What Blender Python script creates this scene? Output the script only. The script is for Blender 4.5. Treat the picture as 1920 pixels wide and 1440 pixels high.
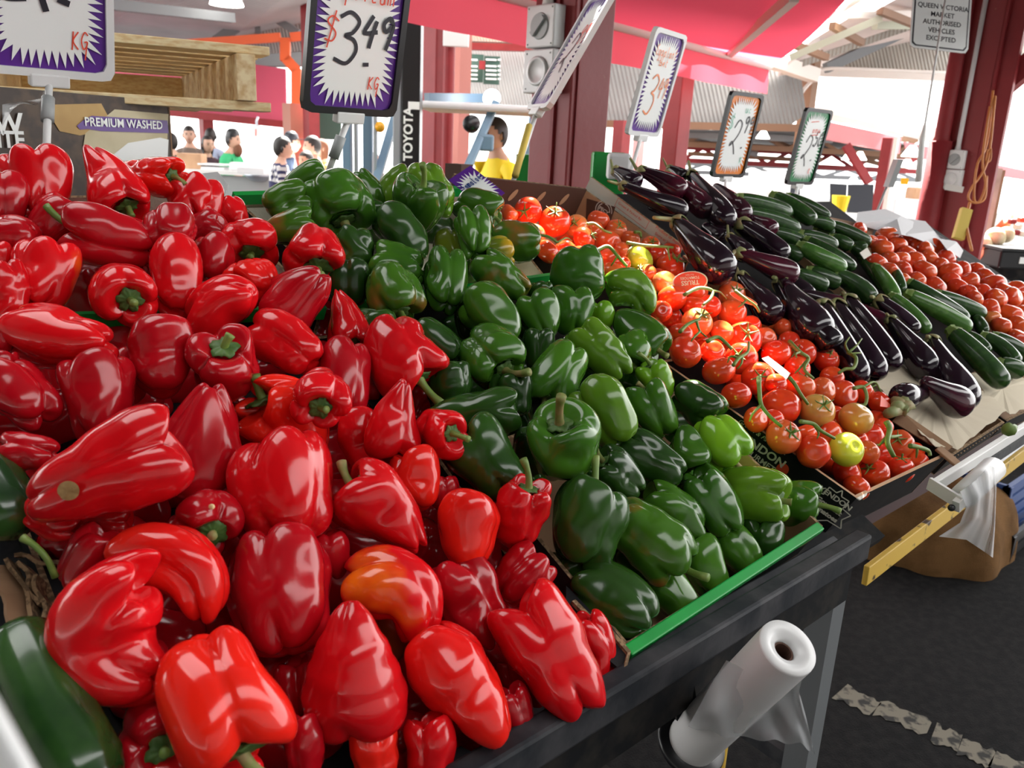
import bpy, math, random
import numpy as np
from mathutils import Matrix, Vector
for o in list(bpy.data.objects): bpy.data.objects.remove(o)
SC = bpy.context.scene
COL = SC.collection
# ------------------------------------------------------------------ camera
F = 1554.0; W, H = 1920, 1440
_a, _p, _r = math.radians(47), math.radians(16.1), math.radians(2.7)
_fh = np.array([math.cos(_a), math.sin(_a), 0]); _rt = np.array([math.sin(_a), -math.cos(_a), 0]); _up = np.array([0, 0, 1.])
FW = _fh*math.cos(_p) - _up*math.sin(_p); _u = _up*math.cos(_p) + _fh*math.sin(_p)
RT = _rt*math.cos(_r) + _u*math.sin(_r); UP = _u*math.cos(_r) - _rt*math.sin(_r)
EYE = np.array([0, 0, 1.6])
cam = bpy.data.objects.new('camera', bpy.data.cameras.new('camera')); COL.objects.link(cam)
M = Matrix.Identity(4)
for i in range(3):
    M[i][0], M[i][1], M[i][2], M[i][3] = RT[i], UP[i], -FW[i], EYE[i]
cam.matrix_world = M
cam.data.sensor_width = 36; cam.data.lens = 36*F/W; cam.data.clip_start = 0.02; cam.data.clip_end = 200
cam.data.dof.use_dof = True; cam.data.dof.focus_distance = 1.25; cam.data.dof.aperture_fstop = 9.0
SC.camera = cam
# ------------------------------------------------------------------ light
SC.view_settings.view_transform = 'Standard'; SC.view_settings.look = 'None'
SC.view_settings.gamma = 1; SC.view_settings.use_curve_mapping = False
SC.view_settings.exposure = 0.62
wd = bpy.data.worlds.new('sky'); SC.world = wd; wd.use_nodes = True
nt = wd.node_tree
bg = nt.nodes['Background']; bg.inputs[0].default_value = (1.0, 0.985, 0.97, 1); bg.inputs[1].default_value = 3.2
sd = bpy.data.lights.new('sun', 'SUN'); sd.energy = 55.0; sd.angle = 0.009; sd.color = (1, .96, .88)
SUNDIR = np.array([0.62, 0.42, 1.0]); SUNDIR /= np.linalg.norm(SUNDIR)   # towards the sun
so = bpy.data.objects.new('sun', sd); COL.objects.link(so)
so.rotation_euler = Vector(SUNDIR).to_track_quat('Z', 'Y').to_euler()
so.location = (3, 3, 8)

# ------------------------------------------------------------------ helpers
def at(x, y, d): return EYE + d*(FW + RT*(x-W/2)/F - UP*(y-H/2)/F)
def nrm(v): v = np.asarray(v, float); return v/np.linalg.norm(v)
def hitp(x, y, n, k):
    v = at(x, y, 1) - EYE; t = (k - n@EYE)/(n@v); return EYE + v*t
def onz(x, y, z=0.0): return hitp(x, y, np.array([0, 0, 1.]), z)
def px(P):
    q = np.asarray(P) - EYE; z = q@FW
    return W/2 + F*(q@RT)/z, H/2 - F*(q@UP)/z, z
SL = math.radians(28)
NV = np.array([0, -math.sin(SL), math.cos(SL)]); WV = np.array([0, math.cos(SL), math.sin(SL)]); XV = np.array([1., 0, 0])
P0 = at(1180, 1225, 1.0); OB = np.array([0, P0[1], P0[2]])      # bench frame origin: rim plane, at the front rail
def rim(x, y, N=0.0): return hitp(x, y, NV, NV@P0 + N)
def uwn(u, w, n=0.0): return OB + XV*u + WV*w + NV*n
ORG = {}
def _mesh(name, V, Fc, mats, midx=None, smooth=False):
    me = bpy.data.meshes.new(name)
    me.from_pydata([tuple(v) for v in V], [], Fc)
    for m in (mats if isinstance(mats, (list, tuple)) else [mats]): me.materials.append(m)
    if midx is not None: me.polygons.foreach_set('material_index', np.asarray(midx, dtype=np.int32))
    if smooth: me.polygons.foreach_set('use_smooth', np.ones(len(Fc), dtype=bool))
    me.update(); return me
def tag(o, label, cat, group=None):
    o['label'] = label; o['category'] = cat
    if group: o['group'] = group
    return o
def thing(name, label, cat, org, group=None):
    o = bpy.data.objects.new(name, None); COL.objects.link(o); o.location = tuple(org); o.empty_display_size = .05
    ORG[o.name] = np.array(org, float); return tag(o, label, cat, group)
def part(par, name, VF, mat, smooth=False, label=None, midx=None, bevel=0, solid=0, sub=0):
    V, Fc = VF; org = ORG[par.name]
    me = _mesh(name, np.asarray(V, float)-org, Fc, mat, midx, smooth)
    o = bpy.data.objects.new(name, me); COL.objects.link(o); o.parent = par; ORG[o.name] = org
    if label: o['label'] = label
    _mods(o, bevel, solid, sub); return o
def _mods(o, bevel, solid, sub):
    if solid: m = o.modifiers.new('s', 'SOLIDIFY'); m.thickness = solid; m.offset = 0
    if bevel: m = o.modifiers.new('b', 'BEVEL'); m.width = bevel; m.segments = 2; m.limit_method = 'ANGLE'
    if sub: m = o.modifiers.new('d', 'SUBSURF'); m.levels = sub; m.render_levels = sub
def top(name, label, cat, VF, mat, group=None, smooth=False, midx=None, bevel=0, solid=0, sub=0, kind=None):
    V = np.asarray(VF[0], float); org = V.mean(0); org[2] = V[:, 2].min()
    o = bpy.data.objects.new(name, _mesh(name, V-org, VF[1], mat, midx, smooth)); COL.objects.link(o)
    o.location = tuple(org); ORG[o.name] = org
    if label: tag(o, label, cat, group)
    if kind: o['kind'] = kind
    _mods(o, bevel, solid, sub); return o
def struct(name, VF, mat, **k): return top(name, None, None, VF, mat, kind='structure', **k)
# shape generators -> (V, F)
BF = [(0, 3, 2, 1), (4, 5, 6, 7), (0, 1, 5, 4), (1, 2, 6, 5), (2, 3, 7, 6), (3, 0, 4, 7)]
def bx(c, a, b, d):
    c, a, b, d = [np.asarray(v, float) for v in (c, a, b, d)]
    if np.cross(a, b)@d < 0: a = -a
    s = [(-1, -1, -1), (1, -1, -1), (1, 1, -1), (-1, 1, -1), (-1, -1, 1), (1, -1, 1), (1, 1, 1), (-1, 1, 1)]
    return np.array([c + (a*i + b*j + d*k)/2 for i, j, k in s]), [tuple(f) for f in BF]
def abox(x0, x1, y0, y1, z0, z1):
    return bx(((x0+x1)/2, (y0+y1)/2, (z0+z1)/2), (x1-x0, 0, 0), (0, y1-y0, 0), (0, 0, z1-z0))
def beam(p, q, w, h, upv=(0, 0, 1)):
    p, q = np.asarray(p, float), np.asarray(q, float); d = q-p; s = nrm(np.cross(d, upv)); u = nrm(np.cross(s, d))
    return bx((p+q)/2, d, s*w, u*h)
def cat(*L):
    V = []; Fc = []; n = 0
    for v, f in L:
        V.append(np.asarray(v, float)); Fc += [tuple(i+n for i in g) for g in f]; n += len(v)
    return np.concatenate(V), Fc
def tube(P, r, n=10, caps=True):
    P = np.asarray(P, float); m = len(P); r = np.broadcast_to(np.asarray(r, float), (m,))
    T = np.gradient(P, axis=0); V = []; Fc = []
    ref = np.array([0, 0, 1.]) if abs(nrm(T[0])[2]) < .9 else np.array([1., 0, 0])
    for i in range(m):
        t = nrm(T[i]); s = nrm(np.cross(t, ref)); u = np.cross(s, t); ref = u
        for k in range(n):
            a = 2*math.pi*k/n; V.append(P[i] + r[i]*(math.cos(a)*s + math.sin(a)*u))
    for i in range(m-1):
        for k in range(n):
            a, b = i*n+k, i*n+(k+1) % n; Fc.append((a, a+n, b+n, b))
    if caps: Fc.append(tuple(range(n))); Fc.append(tuple(reversed(range((m-1)*n, m*n))))
    return np.array(V), Fc
def curve(P, m=20):
    P = np.asarray(P, float); n = len(P)
    Q = np.vstack([2*P[0]-P[1], P, 2*P[-1]-P[-2]]); out = []
    for t in np.linspace(0, n-1-1e-9, m):
        i = int(t); f = t-i; a, b, c, d = Q[i:i+4]
        out.append(.5*((2*b)+(c-a)*f+(2*a-5*b+4*c-d)*f*f+(3*b-a-3*c+d)*f**3))
    return np.array(out)
def lathe(prof, n=24, org=(0, 0, 0), ax=(0, 0, 1)):
    ax = nrm(ax); s = nrm(np.cross(ax, (1, 0, 0) if abs(ax[0]) < .9 else (0, 1, 0))); u = np.cross(ax, s); V = []; Fc = []; org = np.asarray(org, float)
    m = len(prof)
    for r, z in prof:
        for k in range(n):
            a = 2*math.pi*k/n; V.append(org + ax*z + max(r, 1e-5)*(math.cos(a)*s + math.sin(a)*u))
    for i in range(m-1):
        for k in range(n):
            a, b = i*n+k, i*n+(k+1) % n; Fc.append((a, b, b+n, a+n))
    return np.array(V), Fc
def sph(c, r, n=16, sc=(1, 1, 1)):
    m = n//2; V, Fc = lathe([(math.sin(math.pi*i/m), -math.cos(math.pi*i/m)) for i in range(m+1)], n)
    return V*r*np.array(sc) + np.asarray(c), Fc
def quad(a, b, c, d): return np.array([a, b, c, d], float), [(0, 1, 2, 3)]
def grid(fn, nu, nv):
    V = [fn(i/nu, j/nv) for j in range(nv+1) for i in range(nu+1)]
    Fc = [(j*(nu+1)+i, j*(nu+1)+i+1, (j+1)*(nu+1)+i+1, (j+1)*(nu+1)+i) for j in range(nv) for i in range(nu)]
    return np.array(V, float), Fc
def poly(pts, o, u, v, n=None, t=0.0):
    """flat polygon given in (u, v) units"""
    return np.array([o + u*a + v*b for a, b in pts]), [tuple(range(len(pts)))]
def text(s, size, o, u, v, bold=0.0, align='CENTER', shear=0.0):
    cu = bpy.data.curves.new('lettering', 'FONT'); cu.body = s; cu.size = 1; cu.align_x = align; cu.offset = bold; cu.shear = shear; cu.resolution_u = 3
    ob = bpy.data.objects.new('lettering', cu); COL.objects.link(ob)
    me = bpy.data.meshes.new_from_object(ob.evaluated_get(bpy.context.evaluated_depsgraph_get()))
    V = [np.asarray(o) + u*(w.co.x*size) + v*(w.co.y*size) for w in me.vertices]; Fc = [tuple(p.vertices) for p in me.polygons]
    bpy.data.objects.remove(ob); bpy.data.curves.remove(cu); bpy.data.meshes.remove(me)
    return np.array(V), Fc
def strokes(L, wd, o, u, v, nor):
    """handwriting: list of point lists in (u, v) metres -> flat ribbons"""
    out = []
    for k, pts in enumerate(L):
        P = curve(np.array([(a, b, 0) for a, b in pts]), max(6, 5*len(pts))) if len(pts) > 2 else np.array([(a, b, 0) for a, b in pts], float)
        T = np.gradient(P, axis=0); V = []; Fc = []
        for i in range(len(P)):
            t = nrm(T[i]+1e-9); s = np.array([-t[1], t[0]])
            for sg in (-1, 1):
                q = P[i][:2] + sg*s*wd/2; V.append(o + u*q[0] + v*q[1] + nor*(.0004*k))
        for i in range(len(P)-1): Fc.append((2*i, 2*i+1, 2*i+3, 2*i+2))
        out.append((np.array(V), Fc))
    return cat(*out)
# ------------------------------------------------------------------ materials
def mat(name, col, rough=.5, metal=0.0, spec=.5, coat=0.0, col2=None, nscale=12.0, lo=.4, hi=.65, bump=0.0, bscale=60.0,
        trans=0.0, alpha=1.0, rand=0.0, emis=0.0, transl=0.0, sss=0.0, stretch=None, detail=3.0):
    m = bpy.data.materials.new(name); m.use_nodes = True; T = m.node_tree; B = T.nodes['Principled BSDF']
    c = B.inputs['Base Color']; c.default_value = (*col, 1)
    B.inputs['Roughness'].default_value = rough; B.inputs['Metallic'].default_value = metal
    B.inputs['Specular IOR Level'].default_value = spec; B.inputs['Coat Weight'].default_value = coat; B.inputs['Coat Roughness'].default_value = .08
    B.inputs['Transmission Weight'].default_value = trans; B.inputs['Alpha'].default_value = alpha
    if emis: B.inputs['Emission Color'].default_value = (*col, 1); B.inputs['Emission Strength'].default_value = emis
    if sss: B.inputs['Subsurface Weight'].default_value = sss; B.inputs['Subsurface Radius'].default_value = (.01, .004, .002)
    src = None; tc = T.nodes.new('ShaderNodeTexCoord')
    def co():
        if stretch:
            mp = T.nodes.new('ShaderNodeMapping'); mp.inputs['Scale'].default_value = stretch; T.links.new(tc.outputs['Object'], mp.inputs[0]); return mp.outputs[0]
        return tc.outputs['Object']
    if col2 is not None:
        nz = T.nodes.new('ShaderNodeTexNoise'); nz.inputs['Scale'].default_value = nscale; nz.inputs['Detail'].default_value = detail
        T.links.new(co(), nz.inputs['Vector'])
        rp = T.nodes.new('ShaderNodeValToRGB'); rp.color_ramp.elements[0].position = lo; rp.color_ramp.elements[1].position = hi
        rp.color_ramp.elements[0].color = (*col, 1); rp.color_ramp.elements[1].color = (*col2, 1)
        if rand:   # a different patch of the noise on every object
            oi = T.nodes.new('ShaderNodeObjectInfo'); ad = T.nodes.new('ShaderNodeVectorMath'); ad.operation = 'ADD'
            sc = T.nodes.new('ShaderNodeMath'); sc.operation = 'MULTIPLY'; sc.inputs[1].default_value = 40
            T.links.new(oi.outputs['Random'], sc.inputs[0]); T.links.new(co(), ad.inputs[0]); T.links.new(sc.outputs[0], ad.inputs[1]); T.links.new(ad.outputs[0], nz.inputs['Vector'])
        T.links.new(nz.outputs['Fac'], rp.inputs[0]); src = rp.outputs[0]
    if rand:
        oi = T.nodes.new('ShaderNodeObjectInfo'); hs = T.nodes.new('ShaderNodeHueSaturation'); mr = T.nodes.new('ShaderNodeMapRange')
        mr.inputs['To Min'].default_value = 1-rand; mr.inputs['To Max'].default_value = 1+rand
        T.links.new(oi.outputs['Random'], mr.inputs[0]); T.links.new(mr.outputs[0], hs.inputs['Value'])
        if src: T.links.new(src, hs.inputs['Color'])
        else: hs.inputs['Color'].default_value = (*col, 1)
        src = hs.outputs[0]
    if src: T.links.new(src, c)
    if bump:
        nz = T.nodes.new('ShaderNodeTexNoise'); nz.inputs['Scale'].default_value = bscale; T.links.new(co(), nz.inputs['Vector'])
        bp = T.nodes.new('ShaderNodeBump'); bp.inputs['Strength'].default_value = bump; bp.inputs['Distance'].default_value = .004
        T.links.new(nz.outputs['Fac'], bp.inputs['Height']); T.links.new(bp.outputs[0], B.inputs['Normal'])
    if transl:
        tl = T.nodes.new('ShaderNodeBsdfTranslucent'); mx = T.nodes.new('ShaderNodeMixShader'); mx.inputs[0].default_value = transl
        tl.inputs[0].default_value = (*col, 1)
        T.links.new(B.outputs[0], mx.inputs[1]); T.links.new(tl.outputs[0], mx.inputs[2]); T.links.new(mx.outputs[0], T.nodes['Material Output'].inputs[0])
    return m
def stripemat(name, c1, c2, scale, axis=0, rough=.6, lo=.35, hi=.65, bump=.6):
    """corrugated sheet: ribs are in the bump, the colour stays one tone with weathering"""
    m = mat(name, c1, rough, col2=c2, nscale=1.5); T = m.node_tree; B = T.nodes['Principled BSDF']
    tc = T.nodes.new('ShaderNodeTexCoord'); wv = T.nodes.new('ShaderNodeTexWave'); wv.bands_direction = 'XYZ'[axis]; wv.inputs['Scale'].default_value = scale
    bp = T.nodes.new('ShaderNodeBump'); bp.inputs['Strength'].default_value = bump; bp.inputs['Distance'].default_value = .03
    T.links.new(tc.outputs['Object'], wv.inputs[0]); T.links.new(wv.outputs['Fac'], bp.inputs['Height']); T.links.new(bp.outputs[0], B.inputs['Normal'])
    return m
MAT = dict(
 asphalt=mat('asphalt', (.0045, .0045, .005), .9, spec=.15, col2=(.011, .0105, .0105), nscale=30, bump=.5, bscale=180),
 roadpaint=mat('road_paint', (.17, .155, .12), .9, col2=(.02, .02, .018), nscale=22, lo=.5, hi=.60),
 redpaint=mat('red_paint', (.26, .024, .028), .5, spec=.3, col2=(.22, .020, .024), nscale=5, bump=.25, bscale=25),
 redworn=mat('worn_red_paint', (.24, .022, .025), .45, spec=.35, col2=(.42, .19, .11), nscale=9, lo=.68, hi=.72, bump=.3, bscale=25),
 greysteel=mat('grey_steel', (.16, .17, .18), .5, metal=.3),
 darksteel=mat('dark_steel', (.016, .019, .024), .55, metal=.2, spec=.3, col2=(.05, .05, .055), nscale=18, bump=.15),
 blacksteel=mat('black_steel', (.006, .0065, .008), .75, spec=.15, col2=(.02, .018, .016), nscale=30),
 yellowsteel=mat('chipped_yellow_paint', (.62, .40, .06), .45, col2=(.06, .035, .02), nscale=25, lo=.6, hi=.66),
 whiteplastic=mat('white_plastic', (.75, .76, .76), .35), greyplastic=mat('grey_plastic', (.35, .37, .37), .4),
 blackplastic=mat('black_plastic', (.012, .012, .014), .3),
 clear=mat('clear_plastic', (.85, .9, .88), .1, trans=.9, alpha=.75), whitemetal=mat('white_metal', (.78, .78, .76), .4),
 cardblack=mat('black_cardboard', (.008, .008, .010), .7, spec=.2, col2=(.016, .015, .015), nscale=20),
 cardbrown=mat('brown_cardboard', (.34, .20, .11), .8, col2=(.27, .15, .08), nscale=14), carddark=mat('dark_brown_cardboard', (.10, .045, .03), .7),
 cardedge=mat('corrugated_cardboard_edge', (.30, .19, .10), .9, col2=(.13, .08, .04), nscale=160, lo=.45, hi=.55),
 cardwhite=mat('white_cardboard', (.72, .68, .60), .7), cardorange=mat('tan_cardboard', (.55, .33, .19), .75, col2=(.48, .28, .16), nscale=8),
 greenlip=mat('green_printed_card', (.004, .30, .045), .35), liner=mat('grey_paper_liner', (.48, .45, .36), .9, bump=.4, bscale=140),
 pine=mat('pine', (.92, .76, .46), .7, col2=(.76, .52, .25), nscale=7, stretch=(2, 18, 18)),
 pineend=mat('pine_end_grain', (.92, .76, .48), .8, col2=(.70, .46, .22), nscale=40),
 signwhite=mat('sign_white', (.88, .90, .89), .25), purple=mat('purple_print', (.10, .020, .26), .3), orange=mat('orange_print', (.80, .22, .015), .3),
 green=mat('green_print', (.015, .22, .075), .3), ink=mat('black_ink', (.012, .010, .02), .4), redink=mat('red_ink', (.75, .07, .03), .4),
 blueink=mat('blue_ink', (.02, .05, .22), .4), greenink=mat('green_ink', (.10, .45, .30), .4), orangeink=mat('orange_ink', (.85, .25, .08), .4),
 awning=mat('red_awning_fabric', (.78, .085, .14), .85, spec=.1, transl=.5), valance=mat('red_valance_fabric', (.72, .09, .13), .8, transl=.45),
 pinkfab=mat('faded_pink_fabric', (.80, .42, .45), .9, transl=.4), pinkwall=mat('magenta_panel', (.50, .08, .14), .8),
 corr=stripemat('grey_corrugated_iron', (.30, .30, .29), (.24, .24, .235), 9, 0), corrbeige=stripemat('beige_corrugated_iron', (.36, .34, .30), (.29, .27, .24), 9, 0),
 roofgrey=stripemat('roof_iron', (.50, .51, .53), (.42, .43, .45), 7, 0), roofwhite=mat('painted_roof_lining', (.70, .62, .60), .7),
 timberbrown=mat('brown_timber', (.22, .12, .07), .7), greenbeam=mat('pale_green_beam', (.42, .44, .34), .6), cream=mat('cream_steel', (.72, .66, .62), .6),
 orangetray=mat('orange_cable_tray', (.75, .13, .04), .5), burlap=mat('burlap', (.17, .09, .035), .95, spec=.1, col2=(.10, .052, .02), nscale=9, bump=.9, bscale=300),
 film=mat('plastic_film', (.72, .74, .76), .2, alpha=.42), rollfilm=mat('rolled_plastic_film', (.72, .72, .72), .3, bump=.1, bscale=20),
 paper=mat('cream_butcher_paper', (.66, .58, .44), .85, bump=.2, bscale=30), whitepaper=mat('white_paper', (.72, .72, .74), .8),
 steelblue=mat('forklift_blue', (.16, .27, .38), .4), steel=mat('bare_steel', (.42, .46, .52), .35, metal=.5), tarp=mat('dark_tarpaulin', (.012, .014, .022), .35),
 bluecrate=mat('blue_crate', (.03, .07, .22), .4), lampglow=mat('lamp_glow', (1, .98, .9), .5, emis=6.0), menu=mat('menu_board_green', (.02, .06, .045), .5),
 melon=mat('melon_rind', (.62, .50, .28), .7, col2=(.72, .62, .42), nscale=40), redhat=mat('orange_red_cone', (.85, .14, .04), .5),
 skin=mat('skin', (.56, .33, .24), .55), skind=mat('tanned_skin', (.42, .23, .15), .55), hair=mat('dark_hair', (.015, .011, .010), .5), beard=mat('ginger_beard', (.16, .06, .03), .8),
 white=mat('white_cloth', (.75, .75, .76), .8), stall=mat('bright_white_board', (.85, .85, .84), .7),
 hivis=mat('high_visibility_yellow', (.88, .68, .02), .7), yellowtape=mat('yellow_wood', (.70, .52, .10), .6), cable=mat('orange_cable', (.60, .22, .06), .5),
)
RED = [mat('red_skin', (.68, .006, .010), .15, spec=.42, coat=.18, col2=(.52, .004, .008), nscale=7, rand=.10, bump=.03, bscale=35),
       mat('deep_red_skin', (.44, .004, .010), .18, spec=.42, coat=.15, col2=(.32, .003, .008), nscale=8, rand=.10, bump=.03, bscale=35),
       mat('scarlet_skin', (.82, .018, .008), .14, spec=.42, coat=.18, col2=(.70, .008, .009), nscale=6, rand=.06, bump=.03, bscale=35),
       mat('red_skin_with_orange_blush', (.66, .006, .010), .15, spec=.42, coat=.18, col2=(.86, .17, .006), nscale=11, lo=.58, hi=.74, rand=.05),
       mat('olive_red_skin', (.10, .06, .008), .25, coat=.3, col2=(.28, .03, .008), nscale=9, rand=.05)]
GRN = [mat('green_skin', (.050, .150, .010), .17, spec=.42, coat=.15, col2=(.030, .105, .009), nscale=8, rand=.15, bump=.03, bscale=35),
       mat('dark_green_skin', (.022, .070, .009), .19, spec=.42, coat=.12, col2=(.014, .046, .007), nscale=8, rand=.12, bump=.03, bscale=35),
       mat('light_green_skin', (.13, .27, .015), .17, spec=.42, coat=.15, col2=(.085, .20, .012), nscale=8, rand=.10, bump=.03, bscale=35),
       mat('green_skin_with_brown_blush', (.046, .135, .010), .17, spec=.42, coat=.15, col2=(.24, .10, .020), nscale=14, lo=.55, hi=.70, rand=.06),
       mat('yellowing_green_skin', (.14, .19, .012), .19, spec=.42, coat=.15, col2=(.68, .36, .015), nscale=9, lo=.5, hi=.66, rand=.05),
       mat('bright_green_skin', (.18, .40, .015), .17, spec=.42, coat=.15, col2=(.12, .30, .012), nscale=8, rand=.06)]
TOM = {'r': mat('red_tomato_skin', (.78, .036, .010), .15, coat=.3, col2=(.82, .085, .014), nscale=16, rand=.08),
       'o': mat('orange_tomato_skin', (.76, .13, .03), .16, coat=.3, col2=(.68, .07, .018), nscale=16, rand=.08),
       'p': mat('pale_orange_tomato_skin', (.78, .26, .07), .17, coat=.3, col2=(.75, .17, .04), nscale=16, rand=.05),
       'y': mat('yellow_green_tomato_skin', (.74, .78, .05), .17, coat=.3, col2=(.62, .70, .05), nscale=14, rand=.04),
       'l': mat('olive_tomato_skin', (.56, .36, .08), .17, coat=.3, col2=(.62, .22, .05), nscale=14, rand=.04),
       'g': mat('field_tomato_skin', (.74, .055, .016), .18, coat=.3, col2=(.78, .12, .02), nscale=14, rand=.10)}
EGG = [mat('black_purple_skin', (.011, .005, .011), .13, coat=.5, col2=(.020, .006, .016), nscale=8, rand=.2), mat('wine_purple_skin', (.075, .006, .020), .13, coat=.5, col2=(.018, .005, .012), nscale=7, lo=.42, hi=.6, rand=.1)]
ZUC = [mat('zucchini_skin', (.020, .060, .012), .22, coat=.2, col2=(.035, .095, .018), nscale=60, lo=.5, hi=.7, rand=.18), mat('light_zucchini_skin', (.06, .17, .025), .22, coat=.2, col2=(.11, .24, .05), nscale=50, lo=.5, hi=.7, rand=.1),
       mat('cucumber_skin', (.012, .040, .010), .2, coat=.3, col2=(.03, .085, .016), nscale=18, rand=.05)]
STEM = mat('green_stem', (.13, .22, .035), .5, col2=(.20, .27, .06), nscale=40, rand=.12); CALYX = mat('green_calyx', (.045, .115, .018), .55, col2=(.08, .16, .03), nscale=50, rand=.1)
DRYSTEM = mat('stem_with_dry_tip', (.16, .22, .04), .6, col2=(.30, .22, .09), nscale=45, rand=.1); EGGCAP = mat('eggplant_cap', (.22, .25, .09), .6, col2=(.30, .22, .10), nscale=40, rand=.1)
# ------------------------------------------------------------------ produce shapes
def cr(tab, s):
    tab = np.array(tab, float); n = len(tab)-1; t = np.clip(s, 0, 1)*n; i = np.minimum(t.astype(int), n-1); f = (t-i)[:, None]
    Q = np.vstack([2*tab[0]-tab[1], tab, 2*tab[-1]-tab[-2]]); a, b, c, d = Q[i], Q[i+1], Q[i+2], Q[i+3]
    return .5*(2*b+(c-a)*f+(2*a-5*b+4*c-d)*f*f+(3*b-a-3*c+d)*f**3)
PEP = [(0, .74), (.14, .74), (.30, .765), (.46, .90), (.66, 1.0), (.86, .88), (.98, .6), (1, .3), (.98, 0), (.95, -.3), (.89, -.6), (.76, -.84), (.54, -.98), (.30, -.99), (.12, -.90), (0, -.86)]
BEND = {200: (1, .1, 1.5), 326: (-.6, -.8, 1.15), 738: (-.7, -.7, 1.1), 1184: (-.6, -.8, .85)}     # which way the curled ones curl, how far
def pepper_mesh(rng, Wd, L, shape, hi=True, bendv=None):
    nu, nv = (60, 40) if hi else (30, 22)
    s = np.linspace(0, 1, nv+1); rz = cr(PEP, s); rho0, z0 = rz[:, 0], rz[:, 1]
    lob = {'d': 2, 'k': 3}.get(shape, rng.choice([3, 4, 4])); amt = {'d': .40, 'b': .24, 't': .28, 'k': .25, 'c': .30, 'u': .38}[shape]
    taper = {'d': .22, 'b': .10, 't': .42, 'k': .66, 'c': .30, 'u': .22}[shape] + rng.uniform(-.06, .06)
    bend = {'c': .95}.get(shape, rng.uniform(-.25, .25)) + rng.uniform(-.1, .1)
    if bendv: bend = bendv
    th = np.linspace(0, 2*math.pi, nu, endpoint=False); ph = rng.uniform(0, 6.28)
    tw = th + .22*np.sin(th+rng.uniform(0, 6.28)) + .12*np.sin(2*th+rng.uniform(0, 6.28))
    la = np.array([rng.uniform(.82, 1.12) for _ in range(lob)]); lz = np.array([rng.uniform(-.10, .13) for _ in range(lob)])
    T, S = np.meshgrid(tw, s); A = (T+ph) + .35*rng.uniform(-1, 1)*(S-.5)            # lobes twist a little down the fruit
    c = np.abs(np.cos(lob*A/2))**.62
    k = (np.floor((lob*A/2+math.pi/2)/math.pi).astype(int)) % lob
    R0 = np.tile(rho0[:, None], (1, nu)); Z = np.tile(z0[:, None], (1, nu))
    end = np.clip(np.abs(Z), 0, 1)**2; d = amt*(.45+.75*end)*np.clip(R0*1.6, 0, 1)
    R = R0*(1-d*(1-c))*(1+(la[k]-1)*c)
    down = np.clip((1-Z)/2, 0, 1)
    R *= 1 - taper*down**1.25
    up = (Z > .3) & (R0 > .16)
    Z = Z + np.where(up, .22*amt/.25*(c-.75)*np.clip((R0-.16)*2.2, 0, 1)*np.clip((Z-.3)/.5, 0, 1), 0)
    lowm = np.clip((-Z-.35)/.6, 0, 1)*np.clip(R0*2, 0, 1)
    Z = Z - lowm*c*lz[k] + lowm*(1-c)*amt*.55
    X, Y = R*np.cos(th)[None, :], R*np.sin(th)[None, :]
    P = np.stack([X, Y, Z*(L/Wd)], -1)
    U = P/np.maximum(np.linalg.norm(P, axis=-1, keepdims=True), 1e-6); disp = np.zeros(R.shape)
    for _ in range({'u': 8, 'b': 3}.get(shape, 5)):
        q = nrm([rng.gauss(0, 1) for _ in range(3)]); sg = rng.uniform(.25, .55); disp += rng.uniform(-.16, .07)*(1.5 if shape == 'u' else 1)*np.exp(-(1-U@q)/(sg*sg)*1.2)
    for f in (2, 3, 5):
        q = np.array([rng.gauss(0, 1) for _ in range(3)])*f; disp += .045/f*np.sin(P@q+rng.uniform(0, 6.28))*1.6
    disp *= np.clip((S-.12)/.2, 0, 1)*np.clip((1-S)/.08, 0, 1)
    P = P + U*disp[..., None]
    if abs(bend) > .05:                                                                # bend about a sideways axis
        Lh = L/Wd; a = bend*P[..., 2]/Lh; x = P[..., 0]
        P = np.stack([(1-np.cos(a))*Lh/bend + x*np.cos(a), P[..., 1], np.sin(a)*Lh/bend - x*np.sin(a)], -1)
    P = P.reshape(-1, 3); ctr = (P.max(0)+P.min(0))/2; ext = P.max(0)-P.min(0)
    top0 = P[0].copy(); P -= ctr
    sc = np.array([2/ (.5*(ext[0]+ext[1]))]*2+[2*(L/Wd)/ext[2]])*Wd/2
    P *= sc; tp = (top0-ctr)*sc
    V = np.vstack([P[:1], P[nu:-nu], P[-1:]]); n = len(V); Fc = []
    for i in range(nu): Fc.append((0, 1+i, 1+(i+1) % nu)[::1])
    for j in range(nv-2):
        o = 1+j*nu
        for i in range(nu): Fc.append((o+i, o+nu+i, o+nu+(i+1) % nu, o+(i+1) % nu))
    o = 1+(nv-2)*nu
    for i in range(nu): Fc.append((n-1, o+(i+1) % nu, o+i))
    return V, Fc, tp, bend
def calyx_mesh(rng, r, tp):
    nu = 36; V = [tp+np.array([0, 0, r*.22])]; Fc = []
    ph = rng.uniform(0, 6.28); nl = rng.choice([5, 6, 6])
    for k, (f, z) in enumerate([(.35, .24), (.7, .20), (1.0, .16), (.98, .06), (.4, .0)]):
        for i in range(nu):
            a = 2*math.pi*i/nu; e = 1 + (.14*math.cos(nl*a+ph)+.05*math.sin(13*a+ph))*(f > .6)
            V.append(tp+np.array([r*f*e*math.cos(a), r*f*e*math.sin(a), r*z*1.0+.05*r*math.sin(nl*a*2)*(f > .6)]))
    for i in range(nu): Fc.append((0, 1+i, 1+(i+1) % nu))
    for j in range(4):
        o = 1+j*nu
        for i in range(nu): Fc.append((o+i, o+nu+i, o+nu+(i+1) % nu, o+(i+1) % nu))
    return np.array(V), Fc
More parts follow.
